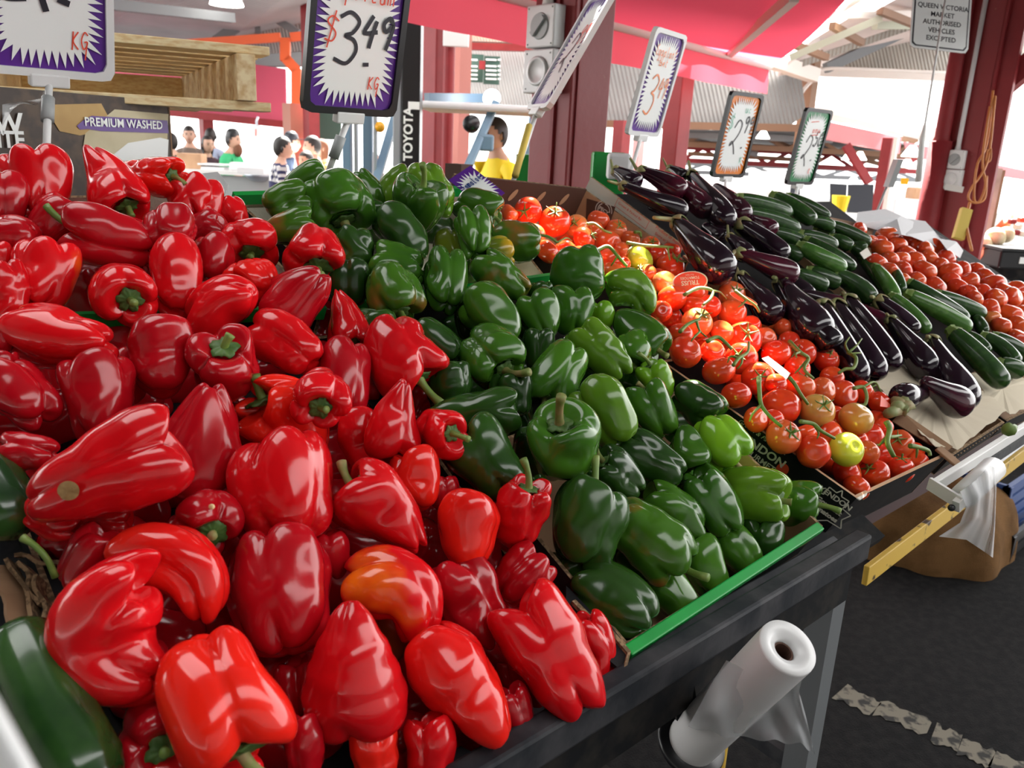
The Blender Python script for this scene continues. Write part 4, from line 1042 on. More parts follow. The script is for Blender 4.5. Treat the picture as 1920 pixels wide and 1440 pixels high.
pap('cream paper sheet lapping over the black carton edge below the eggplant bulbs', [(1700, 800), (1760, 806), (1822, 786), (1875, 752), (1850, 775), (1795, 835), (1770, 838), (1740, 815)], -.003, 2)
pap('pale paper strip under the big front zucchini tip', [(1820, 700), (1900, 690), (1930, 720), (1930, 762), (1892, 778), (1850, 745)], .008, 3)
# far box of field tomatoes: tan walls
FB = rimbox('cardboard_box', 'tan carton holding the field tomatoes', [uwn(2.10, .15, -.01), rim(1960, 640, .03), rim(1790, 482, .03), uwn(2.15, .86, .0)], .08, K['cardorange'], K['cardorange'], K['cardedge'], skip=(0,))
a_, b_ = rim(1846, 596, .02), rim(1960, 680, .02)
part(FB, 'near_flap', bx((a_+b_)/2-NV*.02, b_-a_, NV*.04, np.cross(nrm(b_-a_), NV)*.005), K['cardorange'])
top('cardboard_sheet', 'brown cardboard sheet behind the zucchini pile', 'cardboard', quad(rim(1556, 408, .02), rim(1640, 425, .02), rim(1630, 455, .03), rim(1545, 436, .03)), K['cardbrown'], solid=.003)
for k, (lab, pts) in enumerate([('crumpled white wrapping paper behind the field tomatoes, tallest sheet', [(1608, 398), (1660, 392), (1690, 405), (1742, 430), (1755, 452), (1690, 440), (1640, 430), (1605, 420)]), ('white wrapping paper flap right of the tallest sheet', [(1690, 408), (1735, 415), (1745, 440), (1790, 460), (1800, 482), (1750, 460), (1700, 440)]), ('small white paper corner over the tan carton wall', [(1760, 447), (1790, 452), (1806, 470), (1800, 484), (1775, 468)])]):
    rng = random.Random(k+50); V = np.array([rim(x, y, .05+rng.uniform(-.02, .03)) for x, y in pts]); c = V.mean(0)+NV*.02; m = len(V)
    top('wrapping_paper', lab, 'paper', (np.vstack([V, c]), [(i, (i+1) % m, m) for i in range(m)]), K['whitepaper'], 'white wrapping papers', solid=.001)
top('paper_card', 'small tan card between zucchini and field tomatoes', 'card', quad(rim(1612, 474, .06), rim(1626, 464, .06), rim(1634, 478, .06), rim(1620, 486, .05)), K['cardwhite'], solid=.001)
# oval and folded tags
def oval_tag(name, label, x, y, n, a, b, rx, ry, txt):
    c = rim(x, y, n); vw = nrm(EYE-c); u = nrm(RT*a[0]+UP*a[1]); v = nrm(np.cross(vw, u)); t = thing(name, label, 'tag', c)
    E = lambda k, off: poly([(rx*k*math.cos(q), ry*k*math.sin(q)) for q in np.linspace(0, 6.28, 40)[:-1]], c+vw*off, u, v)
    part(t, 'card', E(1.0, 0), K['cardwhite'], solid=.0008); part(t, 'red_print', E(.93, .0008), K['redink'])
    if txt: part(t, 'lettering', cat(text('TRUSS', ry*.62, c+vw*.0014-v*ry*.1, u, v, .02), text('TOMATOES', ry*.36, c+vw*.0014-v*ry*.48, u, v, .01), text('PLU 4664', ry*.2, c+vw*.0014-v*ry*.72, u, v, .0)), K['cardwhite'])
    return t
oval_tag('oval_tag', 'oval red tag printed TRUSS TOMATOES upside down', 1294, 528, .075, (-1, -.08), 0, .036, .021, True)
oval_tag('oval_tag', 'narrow folded red tag on the vine in mid box', 1394, 560, .07, (1, -.45), 0, .032, .007, False)
top('paper_corner', 'red paper corner beside the eggplant cap', 'paper', (np.array([rim(1652, 742, .06), rim(1676, 766, .055), rim(1650, 762, .06)]), [(0, 1, 2)]), K['redink'], solid=.0008)
top('paper_card', 'white and red folded card stuck among the mid box tomatoes', 'card', cat(quad(rim(1428, 672, .06), rim(1440, 668, .065), rim(1482, 700, .06), rim(1474, 712, .055)), quad(rim(1474, 712, .055), rim(1482, 700, .06), rim(1466, 722, .05), rim(1456, 728, .045))), K['cardwhite'], solid=.001)

# ------------------------------------------------------------------ bench
BN = thing('display_bench', 'dark steel sloping market bench carrying the pepper boxes', 'bench', (0.6, .9, 0))
part(BN, 'deck', bx(uwn(.55, .52, -.105), XV*1.9, WV*1.08, NV*.02), K['blacksteel'])
part(BN, 'front_rail', bx((.33, .510, .995), (1.90, 0, 0), (0, .03, 0), (0, 0, .045)), K['darksteel'], bevel=.005, label='charcoal front rail')
part(BN, 'rail_shelf', bx(uwn(.33, -.012, -.040), XV*1.9, WV*.05, NV*.008), K['darksteel'], bevel=.002)
part(BN, 'apron', bx((.32, .525, .935), (1.90, 0, 0), (0, .02, 0), (0, 0, .085)), K['blacksteel'])
for (x, y, nm) in [(1.265, .545, 'leg'), (-.5, .545, 'leg'), (1.265, 1.45, 'leg'), (-.5, 1.45, 'leg')]:
    part(BN, nm, abox(x-.022, x+.022, y-.022, y+.022, 0, (.93 if y < 1 else 1.3)), K['greysteel'] if x > 0 and y < 1 else K['darksteel'])
part(BN, 'brace', beam((1.26, .56, .55), (1.26, 1.45, .62), .03, .03), K['darksteel'])
part(BN, 'lower_shelf', abox(-.5, 1.2, .62, 1.45, .30, .32), K['blacksteel'])
YB = thing('yellow_frame_bench', 'chipped yellow steel bench frame under the eggplant boxes', 'bench', (2.3, .9, 0))
part(YB, 'front_bar', beam((1.60, .62, .778), (3.6, .62, .90), .012, .045), K['yellowsteel'], bevel=.002)
part(YB, 'deck', bx(uwn(2.60, .52, -.125), XV*2.1, WV*.86, NV*.02), K['blacksteel'])
part(YB, 'apron', abox(1.42, 3.6, .655, .67, .86, .95), mat('dull_maroon_steel', (.05, .016, .022), .6))
for x, y in [(1.42, .80), (4.0, 1.16), (3.58, .62), (1.42, 1.5), (3.58, 1.5)]: part(YB, 'leg', tube([(x, y, 0), (x, y, .86 if y < 1.3 else 1.3)], .024, 14), K['yellowsteel'], smooth=True)
PR = thing('ticket_rail', 'white angled steel ticket rail with bag bracket below the eggplant carton', 'rail', onz(1830, 860, 1.05))
w0, w1 = np.array([1.435, .47, 1.072]), np.array([2.3, .47, 1.10])
part(PR, 'rail', bx((w0+w1)/2, w1-w0, (0, .012, 0), (0, 0, .022)), K['whitemetal'], bevel=.002)
part(PR, 'ticket_strip', bx((np.array([1.66, .462, 1.062])+np.array([2.4, .462, 1.082]))/2, (.74, 0, .02), (0, .008, 0), (0, 0, .016)), K['darksteel'])
b0 = at(1742, 906, 1.42); b1 = at(1802, 944, 1.36)
part(PR, 'bracket', beam(b0, b1, .006, .022), K['whitemetal']); part(PR, 'bracket_end', beam(at(1792, 950, 1.36), at(1806, 936, 1.37), .012, .02), K['whitemetal'])
part(PR, 'bolt', sph(at(1784, 952, 1.36), .006), K['blackplastic'], smooth=True)
top('fallen_stem', 'green stem scrap lying on the ticket rail', 'stem', tube(curve([at(1886, 802, 1.62), at(1894, 806, 1.61), at(1902, 800, 1.62)], 6), [.010, .014, .014, .012, .008, .006], 8), STEM, smooth=True)
# produce bags
def film(fn, nu, nv): return grid(fn, nu, nv)
RO = thing('bag_roll', 'white roll of plastic produce bags under the green pepper box', 'bag roll', at(1380, 1300, 1.1))
A = at(1478, 1213, .95); B = at(1296, 1392, 1.13); ax = nrm(A-B); R_ = .0345; LL = np.linalg.norm(A-B)
part(RO, 'roll', lathe([(R_*.97, 0), (R_, .004), (R_, LL-.004), (R_*.985, LL), (R_*.62, LL-.001), (R_*.56, LL-.004), (R_*.40, LL-.006), (R_*.36, LL-.05)], 48, B, ax), K['rollfilm'], smooth=True)
part(RO, 'core', lathe([(R_*.36, LL-.03), (R_*.36, LL-.012), (R_*.30, LL-.012), (R_*.30, LL-.06), (0.0005, LL-.06)], 24, B, ax), K['carddark'], label='brown cardboard core')
part(RO, 'holder_disc', lathe([(0.001, -.006), (R_*1.35, -.006), (R_*1.42, .0), (R_*1.35, .006), (0.001, .006)], 40, B, ax), K['blackplastic'], smooth=True, label='black holder disc')
part(RO, 'bracket', beam(B, np.array([B[0]-.02, .53, .93]), .012, .03), K['blacksteel'])
def sheet(u, v):
    xl = [(1352, 1235), (1318, 1290), (1290, 1360)]; 
    P = np.array([[(1362, 1238), (1400, 1258), (1440, 1275), (1478, 1268), (1510, 1258)], [(1335, 1280), (1385, 1300), (1440, 1310), (1488, 1300), (1500, 1296)], [(1308, 1330), (1370, 1345), (1440, 1350), (1492, 1350), (1512, 1340)], [(1290, 1362), (1360, 1380), (1440, 1388), (1500, 1395), (1530, 1416)]], float)
    a = min(int(v*3), 2); f = v*3-a; b = min(int(u*4), 3); g = u*4-b
    q = (P[a, b]*(1-g)+P[a, b+1]*g)*(1-f)+(P[a+1, b]*(1-g)+P[a+1, b+1]*g)*f
    d = .955+.03*v+.012*math.sin(9*u+5*v)*v+.006*math.sin(23*u-7*v)*v-.03*(1-u)*(1-v)+.05*(1-u)
    return at(q[0]+2*math.sin(17*u), q[1]+3*math.sin(31*u)*v, d)
part(RO, 'hanging_bag', film(sheet, 36, 26), K['film'], smooth=True, label='loose translucent bag end')
BG = thing('bag_roll', 'clear plastic produce bags hanging from the white bracket', 'bag roll', at(1830, 960, 1.4))
part(BG, 'roll', tube([at(1808, 930, 1.37), at(1862, 878, 1.46)], .021, 20), K['rollfilm'], smooth=True)
def sheet2(u, v):
    P = np.array([[(1800, 922), (1830, 900), (1855, 872), (1870, 880)], [(1812, 950), (1840, 930), (1862, 925), (1868, 930)], [(1800, 980), (1835, 970), (1858, 985), (1866, 985)], [(1760, 1006), (1812, 1012), (1842, 1032), (1862, 1046)]], float)
    a = min(int(v*3), 2); f = v*3-a; b = min(int(u*3), 2); g = u*3-b
    q = (P[a, b]*(1-g)+P[a, b+1]*g)*(1-f)+(P[a+1, b]*(1-g)+P[a+1, b+1]*g)*f
    return at(q[0], q[1], 1.345+.06*u*(1-v)+.012*math.sin(8*u+3*v)*v+.006*math.sin(19*u))
part(BG, 'hanging_bag', film(sheet2, 24, 24), K['film'], smooth=True)
# burlap sack on the floor
def sack(u, v):
    a = 2*math.pi*u; c = onz(1748, 1012, 0); e1 = XV; e2 = np.array([0, 1., 0])
    t = v*math.pi*.5; fold = 1+.05*math.sin(5*a)+.04*math.sin(9*a+1)*(1-v)+.08*max(0, math.cos(3*a-1))*(1-v)**2
    r = math.cos(t)**.45*fold; z = math.sin(t)**.8*.30*(1+.06*math.sin(3*a))
    return c+e1*r*.40*math.cos(a)+e2*(r*.30*math.sin(a))+np.array([0, 0, z])
top('burlap_sack', 'brown burlap sack slumped on the asphalt under the yellow bench', 'sack', grid(sack, 60, 24), K['burlap'], smooth=True)
for k, (x, y, d, s, lab) in enumerate([(1893, 915, 3.5, .30, 'blue plastic crate on the floor beyond the burlap sack'), (1915, 985, 3.5, .2, 'dark slatted crate beside the sack at the frame edge')]):
    c = onz(x, 1010 if k == 0 else 1030, 0); t = thing('crate', lab, 'crate', c)
    hh = .30 if k == 0 else .12
    for zz in np.arange(.02, hh, .06): part(t, 'slat', cat(abox(c[0]-.2, c[0]+.3, c[1]-.01, c[1]+.01, zz, zz+.045), abox(c[0]-.2, c[0]-.18, c[1], c[1]+.35, zz, zz+.045)), K['bluecrate'] if k == 0 else K['blackplastic'])
    part(t, 'post', cat(abox(c[0]-.2, c[0]-.17, c[1]-.015, c[1]+.02, 0, hh), abox(c[0]+.27, c[0]+.30, c[1]-.015, c[1]+.02, 0, hh)), K['bluecrate'] if k == 0 else K['blackplastic'])
c = onz(1900, 1000, 0)+np.array([.05, .1, .31]); top('polystyrene_box', 'white polystyrene box on the blue crate', 'box', cat(abox(c[0]-.2, c[0]+.3, c[1]-.02, c[1]+.3, c[2]-.01, c[2]+.26)), K['white'], bevel=.01)
# blurred object in the near corner
c = at(8, 1440, .17); u_ = nrm(RT*.48-UP*.88); v_ = nrm(RT*.88+UP*.48)
top('white_card', 'out of focus white card edge at the bottom left corner', 'card', bx(c-v_*.012, u_*.10, v_*.034, FW*.004), K['whiteplastic'], bevel=.0015)
# ------------------------------------------------------------------ price signs
DG = {'3': [[(.12, .88), (.45, 1.0), (.78, .84), (.62, .60), (.38, .52), (.70, .44), (.82, .22), (.55, -.05), (.10, .02)]],
      '4': [[(.45, 1.0), (.22, .70), (.08, .42), (.9, .50)], [(.72, .85), (.60, .40), (.52, -.05)]],
      '9': [[(.85, .78), (.55, 1.0), (.2, .80), (.42, .55), (.82, .78), (.78, .40), (.62, -.05)]],
      '2': [[(.15, .72), (.40, 1.0), (.72, .86), (.66, .55), (.35, .22), (.12, .10), (.25, .25), (.48, .08), (.70, -.20)]],
      '5': [[(.85, 1.0), (.35, .98), (.28, .60), (.70, .58), (.80, .25), (.45, -.02), (.12, .12)]],
      '0': [[(.55, 1.0), (.22, .75), (.20, .25), (.50, 0.), (.78, .25), (.78, .75), (.55, 1.0)]],
      '1': [[(.3, .8), (.55, 1.0), (.45, 0)]], '.': [[(.1, .02), (.22, .06)]], '-': [[(.1, .02), (.5, .06)]],
      'K': [[(.2, 1.0), (.12, 0)], [(.75, 1.0), (.2, .5), (.8, .05)]], 'G': [[(.85, .85), (.45, 1.0), (.12, .55), (.4, .1), (.75, .3), (.78, .5), (.45, .48)], [(.78, .5), (.6, -.5)]],
      '$': [[(.85, .8), (.45, .95), (.2, .75), (.75, .4), (.6, .1), (.15, .15)], [(.6, 1.15), (.35, -.15)]],
      'E': [[(.8, 1.0), (.3, .8), (.5, .52), (.2, .25), (.75, .05)]], 'g': [[(.7, .5), (.3, .5), (.3, .1), (.7, .2), (.7, .5), (.65, -.4), (.3, -.3)]], 'p': [[(.3, .5), (.2, -.4)], [(.3, .4), (.7, .5), (.6, .05), (.3, .1)]],
      'l': [[(.4, 1.0), (.35, 0)]], 'a': [[(.7, .45), (.3, .4), (.3, .05), (.65, .1), (.7, .5), (.75, 0)]], 'n': [[(.2, .5), (.2, 0)], [(.2, .35), (.55, .5), (.7, 0)]], 't': [[(.45, .95), (.4, .05), (.65, .05)], [(.2, .6), (.7, .62)]],
      'd': [[(.7, .4), (.3, .4), (.3, .05), (.7, .1)], [(.75, 1.0), (.7, 0)]], 'o': [[(.5, .5), (.25, .25), (.5, 0), (.75, .25), (.5, .5)]], 'm': [[(.1, 0), (.15, .5), (.4, .4), (.42, 0)], [(.42, .4), (.75, .5), (.8, 0)]], 'e': [[(.2, .25), (.75, .3), (.5, .5), (.25, .2), (.7, .02)]],
      'T': [[(.1, 1.0), (.9, 1.0)], [(.5, 1.0), (.45, 0)]], 's': [[(.7, .5), (.3, .4), (.7, .15), (.25, .02)]], 'C': [[(.8, .85), (.4, 1.0), (.15, .5), (.4, 0), (.8, .1)]], 'u': [[(.2, .5), (.25, .05), (.65, .05), (.7, .5)], [(.7, .5), (.75, 0)]], 'c': [[(.7, .45), (.3, .4), (.3, .05), (.7, .05)]], 'h': [[(.25, 1.), (.2, 0)], [(.2, .35), (.55, .5), (.65, 0)]], 'i': [[(.4, .5), (.4, 0)]]}
def hand(s, x, y, wd, ht, skew=.12, gap=1.0):
    out = []
    for k, ch in enumerate(s):
        for st in DG.get(ch, []): out.append([(x+(k*gap+a+skew*b)*wd, y+b*ht) for a, b in st])
    return out
def rrect(t, a, b, r):
    """point and outward normal on a rounded rectangle, t in 0..1"""
    segs = [2*(b-r), math.pi*r/2, 2*(a-r), math.pi*r/2]*2; tot = sum(segs); s = (t % 1)*tot
    cs = [(a, 0), (a-r, b-r), (0, b), (-a+r, b-r), (-a, 0), (-a+r, -b+r), (0, -b), (a-r, -b+r)]
    for k in range(8):
        if s <= segs[k] or k == 7:
            f = s/segs[k]; c = cs[k]
            if k % 2: an = (k//2)*math.pi/2+f*math.pi/2; n = (math.cos(an), math.sin(an)); return (c[0]+r*n[0], c[1]+r*n[1]), n
            an = (k//2)*math.pi/2; n = (math.cos(an), math.sin(an)); L = segs[k]; d = (-n[1], n[0]); return (c[0]+d[0]*(f-.5)*L, c[1]+d[1]*(f-.5)*L), n
        s -= segs[k]
def star(a, b, o, u, v, n=62, tooth=.022, seed=0, r=.05):
    rng = random.Random(seed); P = [(0, 0)]
    for k in range(2*n):
        (x, y), nn = rrect(k/(2*n), a, b, r); q = nrm((x, y)); m = (nn[0]*.5+q[0]*.5, nn[1]*.5+q[1]*.5); e = tooth*(1+rng.uniform(-.15, .2)) if k % 2 else 0
        P.append((x+m[0]*e, y+m[1]*e))
    return np.array([o+u*x+v*y for x, y in P]), [tuple(range(1, 2*n+1, 2))]+[(1+2*k, 2+2*k, 1+(2*k+2) % (2*n)) for k in range(n)]
def price_sign(label, BL, u, v, w, h, col, frame, words, pole_to, seed, joint=True, poleoff=.5, rad=.016, bor=.013):
    u = nrm(u); v = np.asarray(v, float); v = nrm(v-u*(u@v)); nor = nrm(np.cross(u, v)); nor = nor if nor@(EYE-BL) > 0 else -nor
    c = BL+u*w/2+v*h/2; foot = np.asarray(pole_to); t = thing('price_sign', label, 'price sign', foot, 'price signs over the produce')
    ring = lambda k, off: np.array([c+u*x+v*y+nor*off for (x, y), _ in [rrect(i/64, w/2-k, h/2-k, rad) for i in range(64)]])
    out, inn, ob, ib = ring(0, .008), ring(bor, .008), ring(0, -.006), ring(bor, .001)
    V = np.vstack([out, inn, ob, ib]); Fc = []
    for i in range(64):
        j = (i+1) % 64; Fc += [(i, j, 64+j, 64+i), (64+i, 64+j, 192+j, 192+i), (j, i, 128+i, 128+j)]
    Fc.append(tuple(range(128, 192))); part(t, 'frame', (V, Fc), frame)
    card_ = part(t, 'card', (ring(bor, .002), [tuple(range(64))]), col)
    part(card_, 'starburst', star(w/2-.042, h/2-.044, c+nor*.0045, u, v, int(300*(w+h)*.36), .026, seed, .022), K['signwhite'], label='white starburst field')
    for k, (m, wd, L) in enumerate(words): part(card_, 'handwriting', strokes(L, wd, BL+nor*(.0060+.0003*k), u, v, nor), m)
    pm = BL+u*w*poleoff
    part(t, 'clip', bx(pm-v*.006, u*.062, v*.022, nor*.02), K['whiteplastic'], bevel=.003, label='clear plastic clip')
    d = foot-pm; pole_ = part(t, 'pole', tube([pm-v*.01, pm+d*.5, foot], .0062, 12), K['whiteplastic'], smooth=True)
    if joint: part(pole_, 'joint', tube([pm+nrm(d)*.045, pm+nrm(d)*.09], .0105, 14), K['greyplastic'], smooth=True, label='grey clamp joint')
    return t
def lean(deg): a = math.radians(deg); return np.array([0, -math.sin(a), math.cos(a)])
BLA = at(-42, 133, 1.35)
price_sign('big purple starburst price sign at the upper left reading KG', BLA, XV, lean(12), .21, .297, K['purple'], K['whiteplastic'], [(K['redink'], .0022, hand('KG', .140, .048, .014, .030)), (K['ink'], .010, [[(.03, .122), (.05, .118), (.075, .121)], [(.098, .125), (.104, .104)], [(.122, .126), (.14, .120)]])], rim(86, 318, -.03), 1)
price_sign('black framed purple sign priced 3.49 above the green peppers', at(563, 208, 1.55), XV, lean(12), .21, .297, K['purple'], K['blackplastic'], [(K['ink'], .0072, hand('3', .050, .098, .062, .085)+hand('-', .118, .094, .03, .03)), (K['ink'], .0080, hand('49', .112, .128, .034, .055, .2)), (K['redink'], .0030, hand('$', .028, .125, .035, .05)), (K['redink'], .0024, hand('KG', .135, .050, .013, .024, .1)), (K['redink'], .003, hand('Capsicum', .03, .205, .018, .03, .1))], rim(606, 350, -.03), 2)
price_sign('white framed purple sign priced 3.49 beside the second red post', at(1172, 252, 2.4), (math.cos(.22), math.sin(.22), 0), lean(13), .21, .297, K['purple'], K['whiteplastic'], [(K['orangeink'], .0055, hand('3', .050, .07, .068, .105)), (K['orangeink'], .0045, hand('49', .118, .115, .026, .055, .2)), (K['orangeink'], .0028, hand('Eggplant', .036, .225, .0165, .030, .1)), (K['orangeink'], .0028, hand('det', .075, .200, .018, .022, .1))], rim(1176, 345, -.03), 3, False)
price_sign('orange starburst sign priced 2.99 over the eggplants', at(1331, 332, 3.0), XV, lean(9), .21, .30, K['orange'], K['blackplastic'], [(K['ink'], .005, hand('2.', .055, .105, .075, .10, .1)), (K['ink'], .005, hand('99', .125, .165, .030, .055, .2)), (K['greenink'], .0025, hand('$', .03, .17, .03, .05)), (K['greenink'], .0025, hand('zuc', .09, .232, .02, .03)), (K['greenink'], .0025, hand('K', .150, .055, .014, .022))], rim(1352, 425, -.03), 4, False)
price_sign('green starburst sign priced 2.50 over the zucchini', at(1471, 346, 3.3), XV, lean(9), .21, .297, K['green'], K['blackplastic'], [(K['ink'], .005, hand('2.', .050, .095, .075, .10, .1)), (K['ink'], .005, hand('50', .118, .155, .034, .055, .2)), (K['redink'], .0025, hand('ome', .085, .205, .022, .028)), (K['redink'], .0025, [[(.06, .245), (.12, .25)], [(.085, .195), (.14, .20)]]), (K['redink'], .0025, hand('K', .140, .045, .014, .022))], rim(1484, 420, -.03), 5, False)
# the sign turned nearly edge-on in front of the thick column
sb = at(990, 208, 2.15); s_u = nrm(at(1030, 205, 2.0)-sb); s_v = nrm(at(1078, -10, 2.28)-sb)
price_sign('white framed price sign turned almost edge-on before the red column', sb, s_u, s_v, .16, .32, K['purple'], K['whiteplastic'], [(K['ink'], .005, hand('2', .05, .12, .06, .09)), (K['redink'], .004, hand('99', .09, .18, .026, .05))], rim(958, 352, -.05), 6, False)
part([o for o in bpy.data.objects if o.name.startswith('price_sign') and 'edge-on' in o.get('label', '')][0], 'sleeve', tube([at(992, 236, 2.06), at(966, 330, 1.96)], .0085, 12), K['yellowtape'], smooth=True, label='yellow pole sleeve')
# small purple tomatoes card
cA, cB, cC, cD = at(852, 342, 1.80), at(902, 309, 1.84), at(930, 366, 1.80), at(934, 400, 1.78)
tc_ = thing('produce_card', 'small purple card hand lettered Tomatoes, tilted behind the green peppers', 'card', cA)
u_ = nrm(cC-cB); nn_ = nrm(np.cross(cB-cA, cC-cB)); nn_ = nn_ if nn_@(EYE-cA) > 0 else -nn_; v_ = nrm(np.cross(nn_, u_)); cc = at(894, 350, 1.72)
part(tc_, 'card', bx(cc, nrm(cB-cA)*.066, nrm(np.cross(nn_, cB-cA))*.10, nn_*.001), K['purple'])
uu, vv = nrm(cB-cA), nrm(np.cross(nn_, cB-cA)); vv = vv if vv@UP > 0 else -vv
part(tc_, 'starburst', star(.020, .030, cc+nn_*.001-vv*.004, uu, vv, 26, .016, 9, .012), K['signwhite'])
part(tc_, 'handwriting', strokes(hand('Tomatoes', -.030, .006, .0074, .020, .0), .0022, cc+nn_*.0016, uu, vv, nn_), K['blueink'])

# ------------------------------------------------------------------ setting
struct('floor', abox(-6, 34, -8, 34, -.1, 0), K['asphalt'])
for k, (x0, y0, x1, y1) in enumerate([(1575, 1296, 1642, 1330), (1645, 1326, 1742, 1366), (1750, 1374, 1800, 1394), (1800, 1398, 1862, 1424), (1862, 1420, 1935, 1455)]):
    a, b = onz(x0, y0), onz(x1, y1); d = nrm(b-a); s = np.cross((0, 0, 1), d); rng = random.Random(k)
    ed = [a+(b-a)*t+s*(.045+rng.uniform(-.016, .012)) for t in np.linspace(0, 1, 9)]+[a+(b-a)*t-s*(.045+rng.uniform(-.016, .012)) for t in np.linspace(1, 0, 9)]
    struct('trim_%d' % (k+1), (np.array(ed)+np.array([0, 0, .002]), [tuple(range(18))]), K['roadpaint'])
def pq(pts, d, thick=.02):
    """slab with the given outline, standing at the given depth(s)"""
    D = [d]*len(pts) if np.isscalar(d) else d
    return (np.array([at(x, y, k) for (x, y), k in zip(pts, D)]), [tuple(range(len(pts)))])
def wall(name, pts, d, m, thick=.05): return struct(name, pq(pts, d), m, solid=thick)
def post(x, y0, d, w, z0=0, z1=5, dy=None):
    P = at(x, y0, d); return abox(P[0]-w/2, P[0]+w/2, P[1]-(dy or w)/2, P[1]+(dy or w)/2, z0, z1)
# thick red column
P = at(1063, 300, 3.3); COLX, COLY = P[0], P[1]; S = .225
struct('column', abox(COLX, COLX+S, COLY, COLY+S, 0, 5), K['redworn'], bevel=.006)
struct('trim_6', cat(abox(COLX-.012, COLX+.0, COLY+S*.35, COLY+S*.42, 0, 5), abox(COLX+S*.12, COLX+S*.16, COLY-.008, COLY, 0, 5)), K['redpaint'])
def switchbox(label, c, u, v, n, s, grp=None):
    t = thing('isolator_switch', label, 'switch', c, grp)
    sb_ = part(t, 'switch_box', bx(c+v*s*.53+n*s*.2, u*s, v*s, n*s*.4), K['whiteplastic'], bevel=.006); so_ = part(t, 'socket_box', bx(c-v*s*.53+n*s*.2, u*s*1.08, v*s*1.05, n*s*.4), K['whiteplastic'], bevel=.006)
    part(sb_, 'rotary_knob', lathe([(.0, .04*s), (.30*s, .04*s), (.32*s, 0)], 28, c+v*s*.53+n*s*.40, n), K['greyplastic'], label='round grey knob'); part(sb_, 'knob_grip', bx(c+v*s*.53+n*s*.47, nrm(u+v)*s*.56, nrm(v-u)*s*.13, n*s*.1), K['greyplastic'])
    part(so_, 'socket_ring', lathe([(.34*s, 0), (.36*s, .05*s), (.28*s, .06*s), (.26*s, .02*s), (.0, .02*s)], 30, c-v*s*.53+n*s*.4, n), K['whiteplastic'], smooth=True); part(t, 'screw', cat(*[sph(c+v*s*b+u*s*a+n*s*.4, .025*s, 8) for a in (-.42, .42) for b in (.95, .11, -.11, -.95)]), K['greyplastic'])
    part(t, 'conduit', tube([c+v*s*1.0+n*s*.15, c+v*s*1.25+n*s*.15, c+v*s*9+n*s*.15], [.022*s/.13, .016*s/.13, .016*s/.13], 12), K['whiteplastic'], smooth=True); return t
switchbox('white isolator switch over socket on the thick red column', np.array([COLX, COLY+.13, at(1020, 98, 3.35)[2]]), np.array([0, -1., 0]), np.array([0, 0, 1.]), np.array([-1., 0, 0]), .155)
# right column with brace, pipe and cables
P = at(1852, 200, 4.2); RX, RY = P[0], P[1]
struct('column', abox(RX, RX+.22, RY, RY+.20, 0, 5), K['redworn'], bevel=.006); struct('trim_7', cat(abox(RX-.001, RX+.22, RY-.012, RY+.0, 0, 5), abox(RX+.02, RX+.05, RY-.09, RY, 0, 5)), K['redpaint'])
struct('beam', beam((RX+.1, RY-.02, 2.0), (RX+.1, RY-1.2, 3.2), .08, .10), K['redpaint'])
Pp = at(1768, 250, 4.35)
top('downpipe', 'red painted downpipe beside the right column', 'pipe', cat(tube([Pp*np.array([1, 1, 0])+np.array([0, 0, z]) for z in (0.0, .9, 1.72)], .058, 18), tube([Pp*np.array([1, 1, 0])+np.array([0, 0, z]) for z in (1.70, 1.74, 3.4, 5)], [.05, .038, .038, .038], 18)), K['redpaint'], smooth=True)
switchbox('small white isolator switch on the right column', np.array([RX, RY+.10, at(1792, 318, 4.25)[2]]), np.array([0, -1., 0]), np.array([0, 0, 1.]), np.array([-1., 0, 0]), .095)
CB = lambda P_, r: tube(curve([at(*p) for p in P_], 30), r, 8)
top('extension_cord', 'coiled orange extension cord hanging on the right column', 'cord', cat(CB([(1862, 170, 4.05), (1850, 270, 4.05), (1832, 310, 4.0), (1826, 370, 4.0), (1836, 378, 4.0), (1848, 345, 4.0), (1842, 300, 4.0), (1856, 200, 4.05)], .006), CB([(1866, 180, 4.05), (1852, 300, 4.0), (1822, 352, 4.0), (1816, 372, 4.0), (1828, 380, 4.0), (1846, 372, 4.0), (1850, 330, 4.0)], .006), CB([(1818, 380, 4.0), (1812, 420, 3.95), (1822, 470, 3.9)], .007), CB([(1850, 285, 4.0), (1858, 278, 4.0), (1857, 300, 4.0), (1848, 302, 4.0), (1852, 280, 4.0)], .004)), K['cable'], smooth=True)
top('timber_batten', 'yellow timber batten tied to the foot of right column', 'batten', beam(at(1812, 392, 3.95), at(1796, 448, 3.95), .05, .03, FW), K['yellowtape'])
top('white_bracket', 'white metal strap screwed across the right column', 'bracket', beam(at(1772, 350, 4.22), at(1806, 356, 4.18), .012, .03), K['whitemetal'])
